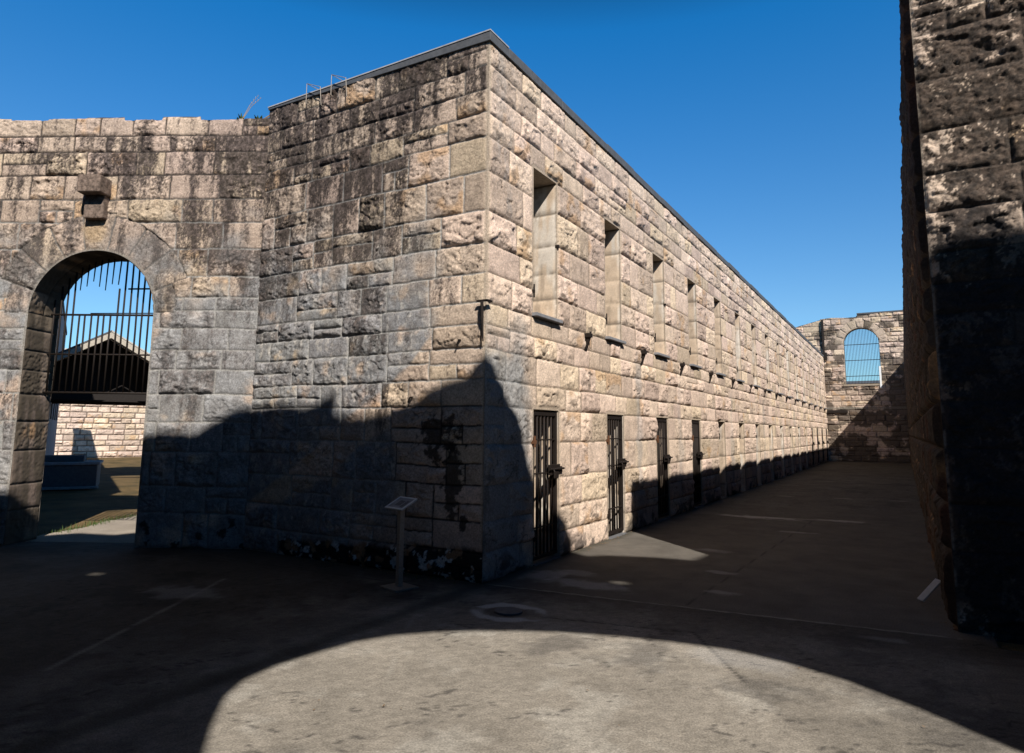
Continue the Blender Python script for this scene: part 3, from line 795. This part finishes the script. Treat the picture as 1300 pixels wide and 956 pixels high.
hu = MB()
e1_ = Vector(gmap(6.4, 0, .62)); e2_ = Vector(hmap(-9, 0, 0))
hu.frame_box(e1_-Vector((0, 0, .1)), e2_-e1_, Vector((-.5, .0, 0)), (0, 0, 7.2))
tag(hu.build("yard_wall", bpy.data.materials["hub_stone"]), "plain stone wall closing the left side of the yard beside the viewpoint", "wall")
hu = MB(); e1_ = Vector((XR+3.3, .70, -.1)); e2_ = Vector(hmap(3.0, -.1, 0)); hu.frame_box(e1_, e2_-e1_, Vector((.5, 0, 0)), (0, 0, 6.2))
tag(hu.build("yard_wall", bpy.data.materials["hub_stone"]), "plain stone wall closing the right side of the yard beside the viewpoint", "wall")

# ================================================================== BEYOND THE GATE
WD = Vector((-.894, .447, 0)).normalized(); WN = Vector((.447, .894, 0)).normalized()
lw = thing("side_wing", "long pale-faced wing in shade beyond the gateway, with narrow slit windows", "building", (-7.0, -1.62, 0))
W0 = Vector((-7.0, -1.62, 0))+Vector((0, 0, 0))
# face line passes (-20.3,5.06)
W0 = Vector((-20.3, 5.06, 0))-WD*14.9
m = MB(); m.frame_box(W0+WD*1.6-Vector((0, 0, .1)), WD*24.8, -WN*.7, (0, 0, 6.10)); m.build("wall", PALEB, lw)
m = MB(); m.frame_box(W0+WD*1.6+WN*.04+Vector((0, 0, 6.006)), WD*24.8, -WN*.8, (0, 0, .13)); m.build("coping", SLATE, lw)
for k in range(10):
    p = W0+WD*(1.6+2.4*k)+WN*.004
    for z0, z1 in ((1.9, 3.3),):
        m = MB(); m.frame_box(p+Vector((0, 0, z0)), WD*.55, WN*.02, (0, 0, z1-z0)); m.build("slit_window", DARKIN, lw)

sw = thing("boundary_wall", "sunlit coursed sandstone wall across the yard seen under the shelter roof", "wall", (-30.3, 12, 0))
def col_bw(U, Z, d):
    C = base_stone(U, Z, d, 1.18); return mix(C, (.12, .09, .07), d['mort']*.9)
bwc = [-.2]+[.0+.305*k for k in range(14)]
BA = Vector((-35.6, 10.0, 0)); BD = Vector((.28, .96, 0)).normalized(); BNn = Vector((.96, -.28, 0))
sheet("masonry", np.arange(0, 18, .03), np.arange(-.1, 3.92, .025), lambda u, z, h: (BA.x+BD.x*u+BNn.x*h, BA.y+BD.y*u+BNn.y*h, z), bwc,
      seed=71, parent=sw, wmin=.45, wmax=.95, relief=(.02, .06), flat_p=.1, colf=col_bw, mortar=.022, split=.1)
m = MB(); m.frame_box(BA-Vector((0, 0, .1))-BNn*.02, BD*18, -BNn*.45, (0, 0, 3.95)); m.build("wall_core", bpy.data.materials["wall_core_stone"], sw)
m = MB(); m.frame_box(BA+BNn*.06+Vector((0, 0, 3.87)), BD*18, -BNn*.60, (0, 0, .10)); m.build("coping", SLATE, sw)

# gable shelter: points placed at their own distance
def cam_ray():
    V1 = np.array([1148, 551.]); V2 = np.array([-795, 535.]); P = np.array([650, 433.])
    f = math.sqrt(-np.dot(V1-P, V2-P))
    d1 = np.array([*(V1-P), f]); d1 /= np.linalg.norm(d1); d2 = np.array([*(V2-P), f]); d2 /= np.linalg.norm(d2)
    X = -d2; Y = d1; Z = np.cross(X, Y); return np.stack([X, Y, Z]), f
Mx, FPX = cam_ray()

def roof_shelter():
    t = thing("open_shelter", "open timber shelter with a dark gable and pale barge boards beyond the gateway", "shelter", (-16.3, 4.6, 0))
    # gable plane faces the gate; a = direction across it
    A = Vector((-16.31, 4.67, 0)); ax = Vector((.447, .894, 0)); bk = Vector((-.894, .447, 0))
    hw_, ze, zp, zb = 2.05, 3.12, 4.36, 2.42
    L_ = A-ax*hw_; R_ = A+ax*hw_; dp = 5.0
    P = lambda b, z, k=0: tuple(b+bk*k+Vector((0, 0, z)))
    m = MB()      # dark sheet standing in for the shade inside the open gable
    kk = 1.25; m.v = [P(L_, zb, kk), P(R_, zb, kk), P(R_, ze, kk), P(A, zp, kk), P(L_, ze, kk)]; n = 5
    m.v += [P(L_, zb, kk+.05), P(R_, zb, kk+.05), P(R_, ze, kk+.05), P(A, zp, kk+.05), P(L_, ze, kk+.05)]
    m.f = [(0, 1, 2, 3, 4), (9, 8, 7, 6, 5)]+[(i, (i+1) % 5, 5+(i+1) % 5, 5+i) for i in range(5)]; m.m = [0]*7
    m.build("gable_shade", WOOD, t)
    for s_, E_ in ((-1, L_), (1, R_)):
        e0 = E_+ax*s_*.25; ze2 = ze-.25*(zp-ze)/hw_
        m = MB(); up = Vector((0, 0, .05)); off = -bk*.35
        a0 = e0+off+Vector((0, 0, ze2+.06)); a1 = A+off+Vector((0, 0, zp+.06))
        m.frame_box(a0, a1-a0, bk*(dp+.35), up); m.build("roof_slope", SLATE if s_ < 0 else SHEET, t)
        m = MB(); b0 = e0+off*1.02-bk*.03+Vector((0, 0, ze2-.13)); b1 = A+off*1.02-bk*.03+Vector((0, 0, zp-.13))
        m.frame_box(b0, b1-b0, bk*.03, Vector((0, 0, .17))); m.build("barge_board", FASCIA, t)
    for E_ in (L_+ax*.12, R_-ax*.12):
        for k in (.0, dp-.2):
            m = MB(); c = E_+bk*k; m.frame_box(c-ax*.06, ax*.12, bk*.12, (0, 0, zb+.05)); m.build("post", WOOD, t)
    for k in (.0, 1.6, 3.2, dp-.1):
        m = MB(); m.frame_box(L_+bk*k+Vector((0, 0, zb)), R_-L_, bk*.10, (0, 0, .22)); m.build("tie_beam", WOOD, t)
roof_shelter()

# far house behind the boundary wall
fh = thing("far_house", "pale stone house with a shallow hipped roof, far off behind the shelter", "house", (-38, 14.5, 0))
B0 = Vector((-40.2, 14.1, 0)); m = MB(); m.frame_box(B0, (-.9*6, .42*6, 0), Vector((.42, .9, 0))*1.6, (0, 0, 5.9)); m.build("wall", plain("pale_house_stone", (.40, .36, .30), .9), fh)
m = MB(); b = B0+Vector((.2, -.2, 0)); q = Vector((.42, .9, 0))*2.0; w_ = Vector((-5.8, 2.7, 0))
c_ = b+q*.5+w_*.3
m.v = [tuple(b+Vector((0, 0, 5.9))), tuple(b+q+Vector((0, 0, 5.9))), tuple(b+q+w_+Vector((0, 0, 5.9))), tuple(b+w_+Vector((0, 0, 5.9))), tuple(c_+Vector((0, 0, 6.5)))]
m.f = [(0, 1, 4), (1, 2, 4), (2, 3, 4), (3, 0, 4), (3, 2, 1, 0)]; m.m = [0]*5; m.build("roof", SHEET, fh)
# long roof to the right of the gable peak
lr = thing("sheet_roof_shed", "long shed with a pale weathered sheet roof behind the right slope of the shelter", "shed", (-25, 10.5, 0))
a0 = Vector((-37.5, 13.5, 0)); ad = Vector((.25, .97, 0)).normalized()
m = MB(); m.frame_box(a0, ad*9, Vector((-2.6, .7, 0)), (0, 0, 5.0)); m.build("wall", WOOD, lr)
m = MB(); z0 = 5.02; z1 = 6.25
p0 = a0+Vector((.25, 0, z0)); p1 = a0+Vector((-1.4, .35, z1))
for i in range(18):
    f0 = ad*(i*.5); m.frame_box(p0+f0+Vector((0, 0, .01*(i % 2))), ad*.497, p1-p0, (0, 0, .03))
m.build("roof", SHEET, lr)

# plinth in the yard
pt = thing("stone_plinth", "low dark concrete plinth standing on the grass beyond the gateway", "plinth", (-15.3, 3.3, 0))
pa = Vector((-14.86, 3.85, 0)); pd = Vector((-.52, -.85, 0)).normalized(); pb = Vector((-.85, .52, 0)).normalized()
m = MB(); m.frame_box(pa+Vector((0, 0, .0)), pd*2.3, pb*1.4, (0, 0, .62)); m.build("block", BLOCKC, pt, bevel=.02)
m = MB(); m.frame_box(pa-pd*.05-pb*.05+Vector((0, 0, .622)), pd*2.4, pb*1.5, (0, 0, .07)); m.build("cap", BLOCKL, pt, bevel=.01)
m = MB(); m.frame_box(pa-pd*.06-pb*.22+Vector((0, 0, 0)), pd*2.4, pb*.215, (0, 0, .06)); m.build("footing", BLOCKL, pt, bevel=.01)
m = MB(); m.frame_box(pa+pd*.35+pb*.4+Vector((0, 0, .694)), pd*1.3, pb*.7, (0, 0, .16)); m.build("upper_block", BLOCKC, pt, bevel=.02)

# low swing gate standing open behind the right jamb
sg = thing("swing_gate", "low black iron swing gate standing open just inside the right side of the arch", "gate", (-5.6, -.1, 0))
h0 = Vector((-5.62, -.08, 0)); gd_ = Vector((-.872, .49, 0)).normalized()
m = MB(); ln = 1.9
m.frame_box(h0+Vector((0, 0, .06)), gd_*.04, WN*.03, (0, 0, 1.2)); m.frame_box(h0+gd_*ln+Vector((0, 0, .02)), gd_*.05, WN*.04, (0, 0, 1.22))
for z in (.10, .62, 1.17): m.frame_box(h0+gd_*.04+Vector((0, 0, z)), gd_*(ln-.04), WN*.02, (0, 0, .03))
m.build("frame", IRON, sg)
for i in range(12):
    p = h0+gd_*(.17+.145*i)+WN*.01; mm = MB(); mm.tube([p+Vector((0, 0, .1)), p+Vector((0, 0, 1.19))], .008, 6); mm.build("bar", IRON, sg)

# ================================================================== GROUND
m = MB(); m.quad((-400, -400, -.03), (400, -400, -.03), (400, 400, -.03), (-400, 400, -.03))
tag(m.build("ground", GRASS), kind="structure")

def seg_d(X, Y, a, b):
    dx, dy = b[0]-a[0], b[1]-a[1]; t = np.clip(((X-a[0])*dx+(Y-a[1])*dy)/(dx*dx+dy*dy), 0, 1)
    return np.hypot(X-a[0]-t*dx, Y-a[1]-t*dy)

def pave_col(X, Y):
    n = fbm(X*.9, Y*.9, 201, 5, .6); n2 = fbm(X*4, Y*4, 205, 5, .6); n3 = fbm(X*18, Y*18, 211, 3)
    base = np.array((.135, .120, .100))
    C = base*(.62+.50*n+.30*n2)[..., None]
    C = mix(C, np.array((.20, .185, .16)), ss(.50, .66, fbm(X*2.2, Y*2.2, 215, 6, .65))*.55)
    C = mix(C, (.055, .05, .045), ss(.56, .70, fbm(X*1.4+4, Y*1.4, 217, 6, .65))*.6)
    C = C*(.60+.80*fbm(X*30, Y*30, 219, 3, .8))[..., None]
    ck = np.abs(fbm(X*.8+3, Y*.8, 218, 5, .55)-.5); C = mix(C, (.03, .027, .025), ss(.0035, .0012, ck)*.75)
    cor = ss(-.02, .02, Y-.06-.09*X)*(X > -.1)               # passage slab, paler
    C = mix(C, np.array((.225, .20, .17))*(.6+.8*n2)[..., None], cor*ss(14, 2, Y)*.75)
    # foreground slab, slightly lighter, edges on the photographed joints
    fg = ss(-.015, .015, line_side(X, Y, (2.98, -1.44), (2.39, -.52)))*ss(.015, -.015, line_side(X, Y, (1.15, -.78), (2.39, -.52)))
    C = C*(.55+.90*ss(-1.6, .4, X+wob(X, Y, 270, .8))*ss(.3, -.6, Y))[..., None]  # light painted in: paving paler around the sun patch, darker over the shaded yard
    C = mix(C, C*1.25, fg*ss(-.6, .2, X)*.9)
    # pale joints
    for a, b, wd, st in (((.05, .02), (4.26, .45), .022, .75), ((-2.49, -1.3), (-1.1, -3.68), .03, .5), ((-.19, -.74), (.37, -1.71), .02, .6),
                         ((.37, -1.71), (.99, -2.67), .012, .4), ((.97, 7.5), (3.2, 8.0), .07, .55), ((0, 12.4), (4.2, 12.9), .03, .45), ((0, 19), (4.2, 19.4), .04, .35)):
        d = seg_d(X, Y, a, b)+.02*(fbm(X*7, Y*7, 221, 3)-.5)
        C = mix(C, (.36, .34, .30), ss(wd, wd*.3, d)*st*ss(.25, .55, fbm(X*5, Y*5, 223, 3)+.1))
    for a, b, wd in (((1.15, -.78), (2.39, -.52), .010), ((2.39, -.52), (2.98, -1.44), .012), ((-3.9, -.6), (-.3, -.4), .01), ((2.1, .3), (2.4, 7.6), .008), ((0, 7.3), (4.2, 7.75), .012)):
        C = mix(C, (.04, .036, .032), ss(wd*1.6, wd*.4, seg_d(X, Y, a, b)+.006*(n3-.5))*.8)
    # pale cement ring round the old drain
    cx, cy = .80, -.80; dx = (X-cx); dy = (Y-cy); r_ = np.hypot(dx/.31, dy/.25)+.35*(fbm(X*9, Y*9, 231, 3)-.5)
    C = mix(C, (.50, .50, .48), ss(1.25, 1.12, r_)*ss(.62, .78, r_)*.92*ss(.30, .42, vn(np.arctan2(dy, dx)*1.3+5, r_*.5, 234))); C = mix(C, (.075, .068, .06), ss(.75, .6, r_)*.6)
    # scuffed white stains
    for (cx, cy, rx, ry, st) in ((.9, .55, .55, .28, .55), (.55, 1.05, .4, .2, .35), (2.3, 1.0, .2, .12, .4), (1.6, 3.4, .4, .15, .4), (2.9, -1.0, .5, .3, .25), (3.7, .1, .25, .1, .3), (2.4, 5.9, .4, .1, .4), (1.5, 7.6, .9, .25, .6), (.35, .8, .25, .5, .5), (2.9, 7.9, .5, .2, .5), (-2.3, -1.9, .5, .3, .3), (2.0, 2.0, .25, .1, .4)):
        q = np.hypot((X-cx)/rx, (Y-cy)/ry)+1.2*(fbm(X*6, Y*6, 241, 4, .6)-.5); C = mix(C, (.42, .41, .40), ss(1., .4, q)*st)
    # grit and moss against the walls
    wl = np.minimum(np.where(X > -.3, np.abs(X-.02), 9), np.where(X < 0, np.abs(Y+.02), 9))
    C = mix(C, (.06, .055, .04), ss(.16, .02, wl+.12*(n2-.5))*.65)
    return C

def pavement(name, us, vs, keepf, z0=0.0, colf=pave_col, lab=None):
    X, Y = np.meshgrid(us, vs, indexing='ij'); nu, nv = X.shape
    Z = z0+.006*(fbm(X*1.5, Y*1.5, 251, 3)-.5)+.0025*(fbm(X*14, Y*14, 252, 3)-.5)
    xm = (X[1:, 1:]+X[:-1, :-1])/2; ym = (Y[1:, 1:]+Y[:-1, :-1])/2; keep = keepf(xm, ym)
    idx = np.arange(nu*nv).reshape(nu, nv)
    q = np.stack([idx[:-1, :-1], idx[1:, :-1], idx[1:, 1:], idx[:-1, 1:]], -1)[keep]
    used = np.unique(q); rem = np.full(nu*nv, -1); rem[used] = np.arange(len(used)); q = rem[q]
    co = np.stack([X, Y, Z], -1).reshape(-1, 3)[used]; C = np.clip(colf(X, Y).reshape(-1, 3)[used], 0, 1)
    return tag(link(name, mesh_from(name, co, q, C), None, CONC), kind="structure")

gate_side = lambda X, Y: (X-IC.x)*(GN.x)+(Y-IC.y)*(GN.y)      # >0 on the yard side of the gate wall
us = np.concatenate([np.arange(-12, -4.5, .06), np.arange(-4.5, 4.4, .026), np.arange(4.4, 12, .1)])
vs = np.concatenate([np.arange(-12, -4.5, .12), np.arange(-4.5, 3, .026), np.arange(3, 10, .05), np.arange(10, YB+.3, .15)])
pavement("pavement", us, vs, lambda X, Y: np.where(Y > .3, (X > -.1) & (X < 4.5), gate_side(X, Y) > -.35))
def path_col(X, Y):
    return np.array((.30, .255, .205))*(.7+.6*fbm(X*3, Y*3, 261, 5, .6))[..., None]
pavement("path", np.arange(-9.5, -4, .05), np.arange(-3, 2.4, .05),
         lambda X, Y: (gate_side(X, Y) < -.30) & (line_side(X, Y, (-7.55, -.55), (-8.6, 1.35))+.15*(vn(X*4, Y*4, 9)-.5) < 0) & (Y < 1.35), z0=-.010, colf=path_col)

# grass tufts on the path edge
def tufts(name, pts, n, hgt, seed, label):
    rg = random.Random(seed); m = MB()
    for k in range(n):
        a = rg.random(); i = min(int(a*(len(pts)-1)), len(pts)-2); f = a*(len(pts)-1)-i
        p = Vector(pts[i]).lerp(Vector(pts[i+1]), f)+Vector((rg.gauss(0, .10), rg.gauss(0, .10), 0))
        h_ = hgt*rg.uniform(.4, 1.2); an = rg.uniform(0, 6.28); le = rg.uniform(0, .6); d = Vector((math.cos(an)*le, math.sin(an)*le, 1))*h_
        s_ = Vector((-math.sin(an), math.cos(an), 0))*.006
        m.v += [tuple(p-s_), tuple(p+s_), tuple(p+d)]; i0 = len(m.v)-3; m.f.append((i0, i0+1, i0+2)); m.m.append(0)
    me = bpy.data.meshes.new(name); me.from_pydata(m.v, [], m.f); o = link(name, me, None, LEAF)
    return tag(o, label, "grass", kind="stuff")
tufts("grass", [(-7.5, -.75, -.03), (-7.8, -.1, -.03), (-8.2, .6, -.03), (-8.6, 1.3, -.03)], 420, .08, 5, "green grass blades along the edge of the path beyond the gate")
tufts("grass", [(-1.1, -.05, 0), (-.75, -.06, 0), (-.35, -.05, 0)], 90, .035, 6, "thin moss and grass growing at the foot of the tarred wall base")

# ================================================================== SIGN AND SMALL THINGS
sn = thing("information_stand", "grey post on a square base plate holding a tilted framed notice near the corner", "sign", (-.62, -.62, 0))
px, py = -.62, -.62
ax = Vector((.968, -.25, 0)); ay = Vector((.25, .968, 0))
m = MB(); m.frame_box(Vector((px, py, .004))-ax*.15-ay*.14, ax*.30, ay*.28, (0, 0, .018)); m.build("base_plate", GALV, sn, bevel=.003)
m = MB(); m.frame_box(Vector((px, py, .022))-ax*.028-ay*.028, ax*.056, ay*.056, (.0, 0, .79)); m.build("post", GALV, sn, bevel=.004)
m = MB(); tl = Vector((0, 0, .10))+ay*.20
pc = Vector((px, py, .845)); a_ = ax*.30; c0 = pc-a_*.5-tl*.5; nn = ax.cross(tl.normalized())
m.frame_box(c0, a_, tl, nn*.014); pl = m.build("panel", BLOCKL, sn, bevel=.002)
m = MB(); 
for (f0, f1, g0, g1) in ((0, 1, 0, .10), (0, 1, .90, 1), (0, .06, .10, .90), (.94, 1, .10, .90)):
    m.frame_box(c0+a_*f0+tl*g0+nn*.0145, a_*(f1-f0), tl*(g1-g0), nn*.006)
m.build("frame", WHITE, pl)
m = MB()
m.frame_box(c0+a_*.30+tl*.30+nn*.0145, a_*.30, tl*.42, nn*.001)
m.frame_box(c0+a_*.66+tl*.22+nn*.0145, a_*.18, tl*.5, nn*.001)
m.build("printed_picture", plain("faded_print", (.10, .10, .11), .6, grain=60, lo=.5, hi=2.2), pl)

mk = MB(); b0 = Vector((4.02, 1.62, .0)); mk.frame_box(b0+Vector((0, 0, .03)), (.16, .26, .30), (.0, .05, -.035), (-.012, .0, .012))
mk = MB(); mk.frame_box(Vector((3.99, 1.66, .02)), (.17, .16, .18), (.05, -.03, -.012), (-.008, -.002, .010))
tag(mk.build("marker_board", WHITE, bevel=.002), "thin white board leaning against the foot of the dark right-hand wall", "board")

# dead leaves and grit gathered along the wall feet
rg = random.Random(21); m = MB()
def leaf_at(x, y, sc):
    a = rg.uniform(0, 6.28); l = sc*rg.uniform(.5, 1.2); w_ = l*rg.uniform(.3, .6); u = Vector((math.cos(a), math.sin(a), rg.uniform(-.15, .35))); v = Vector((-math.sin(a), math.cos(a), rg.uniform(-.3, .3)))
    p = Vector((x, y, .010+rg.uniform(0, .006))); i = len(m.v); m.v += [tuple(p-u*l), tuple(p+v*w_), tuple(p+u*l), tuple(p-v*w_)]; m.f.append((i, i+1, i+2, i+3)); m.m.append(0)
for k in range(520):
    y = rg.uniform(0, 14)**1.0; leaf_at(.03+abs(rg.gauss(0, .07)), y, .014)
for k in range(260): leaf_at(-rg.uniform(0, 3.8), -.03-abs(rg.gauss(0, .07)), .013)
for k in range(200): leaf_at(XR-.06-abs(rg.gauss(0, .10)), .7+rg.uniform(0, 9), .014)
for k in range(70): leaf_at(rg.uniform(-2, 4), rg.uniform(-3.6, 1.5), .011)
me = bpy.data.meshes.new("leaf_litter"); me.from_pydata(m.v, [], m.f)
tag(link("leaf_litter", me, None, plain("dead_leaf", (.16, .10, .055), .8, grain=9, lo=.5, hi=1.6, bump=0)), "scattered dead leaves and grit along the wall feet", "leaf litter", kind="stuff")

# drain cover
m = MB(); dc = Vector((.80, -.80, .005)); seg = 20; i0 = 0
for r_, z_ in ((.13, .0), (.13, .010), (.11, .013)):
    for k in range(seg): m.v.append((dc.x+r_*math.cos(2*math.pi*k/seg), dc.y+r_*math.sin(2*math.pi*k/seg)*.9, dc.z+z_))
for r_ in range(2):
    for k in range(seg): m.f.append((r_*seg+k, r_*seg+(k+1) % seg, (r_+1)*seg+(k+1) % seg, (r_+1)*seg+k)); m.m.append(0)
m.f.append(tuple(2*seg+k for k in range(seg))); m.m.append(0)
tag(m.build("drain_cover", BLOCKC), "small round worn drain cover inside a pale cement ring on the paving", "drain cover")

# ================================================================== LIGHT, SKY, CAMERA
sdir = Vector((-.742, .67, -.888)).normalized()
sun = bpy.data.lights.new("sun", 'SUN'); sun.energy = 5.0; sun.angle = R(.5); sun.color = (1, .95, .88)
so = bpy.data.objects.new("sun", sun); COL.objects.link(so); so.rotation_euler = sdir.to_track_quat('-Z', 'Y').to_euler(); so.location = (20, -20, 30)
elev = math.asin(-sdir.z); az = math.atan2(-sdir.x, -sdir.y)
SK0 = (.46, .66, .75); SK1 = (.075, .65, .98); SK2 = (.015, .045, .075)
w = bpy.data.worlds.new("World"); scene.world = w; w.use_nodes = True; nt = w.node_tree
sky = nt.nodes.new("ShaderNodeTexSky"); sky.sky_type = 'NISHITA'; sky.sun_disc = False
sky.sun_elevation = elev; sky.sun_rotation = az; sky.air_density = 1.0; sky.dust_density = 0.0; sky.ozone_density = 4.0; sky.altitude = 0
bg = nt.nodes["Background"]; bg.inputs["Strength"].default_value = .126
hs = nt.nodes.new("ShaderNodeHueSaturation"); hs.inputs["Saturation"].default_value = 1.15
tc = nt.nodes.new("ShaderNodeTexCoord"); sx = nt.nodes.new("ShaderNodeSeparateXYZ"); cr = nt.nodes.new("ShaderNodeValToRGB")
nt.links.new(tc.outputs["Generated"], sx.inputs[0]); nt.links.new(sx.outputs["Z"], cr.inputs["Fac"])
e = cr.color_ramp.elements; e[0].position = .17; e[0].color = (SK0[0], SK0[1], SK0[2], 1); e[1].position = .54; e[1].color = (SK1[0], SK1[1], SK1[2], 1)
e2 = cr.color_ramp.elements.new(.68); e2.color = (SK2[0], SK2[1], SK2[2], 1)
mx = nt.nodes.new("ShaderNodeVectorMath"); mx.operation = 'MULTIPLY'
nt.links.new(sky.outputs["Color"], mx.inputs[0]); nt.links.new(cr.outputs["Color"], mx.inputs[1]); nt.links.new(mx.outputs["Vector"], bg.inputs["Color"])

cam = bpy.data.cameras.new("camera"); co = bpy.data.objects.new("camera", cam); COL.objects.link(co); scene.camera = co
right = Vector(Mx[:, 0]); upv = -Vector(Mx[:, 1]); back = -Vector(Mx[:, 2])
mw = Matrix.Identity(4)
for i in range(3): mw[i][0] = right[i]; mw[i][1] = upv[i]; mw[i][2] = back[i]; mw[i][3] = CAM[i]
co.matrix_world = mw
cam.sensor_width = 36; cam.lens = FPX*36/1300; cam.shift_y = -45/1300; cam.clip_end = 2000; cam.clip_start = .05
scene.view_settings.view_transform = 'Standard'; scene.view_settings.look = 'None'; scene.view_settings.exposure = .50; scene.view_settings.gamma = 1
scene.cycles.max_bounces = 6; scene.cycles.diffuse_bounces = 3
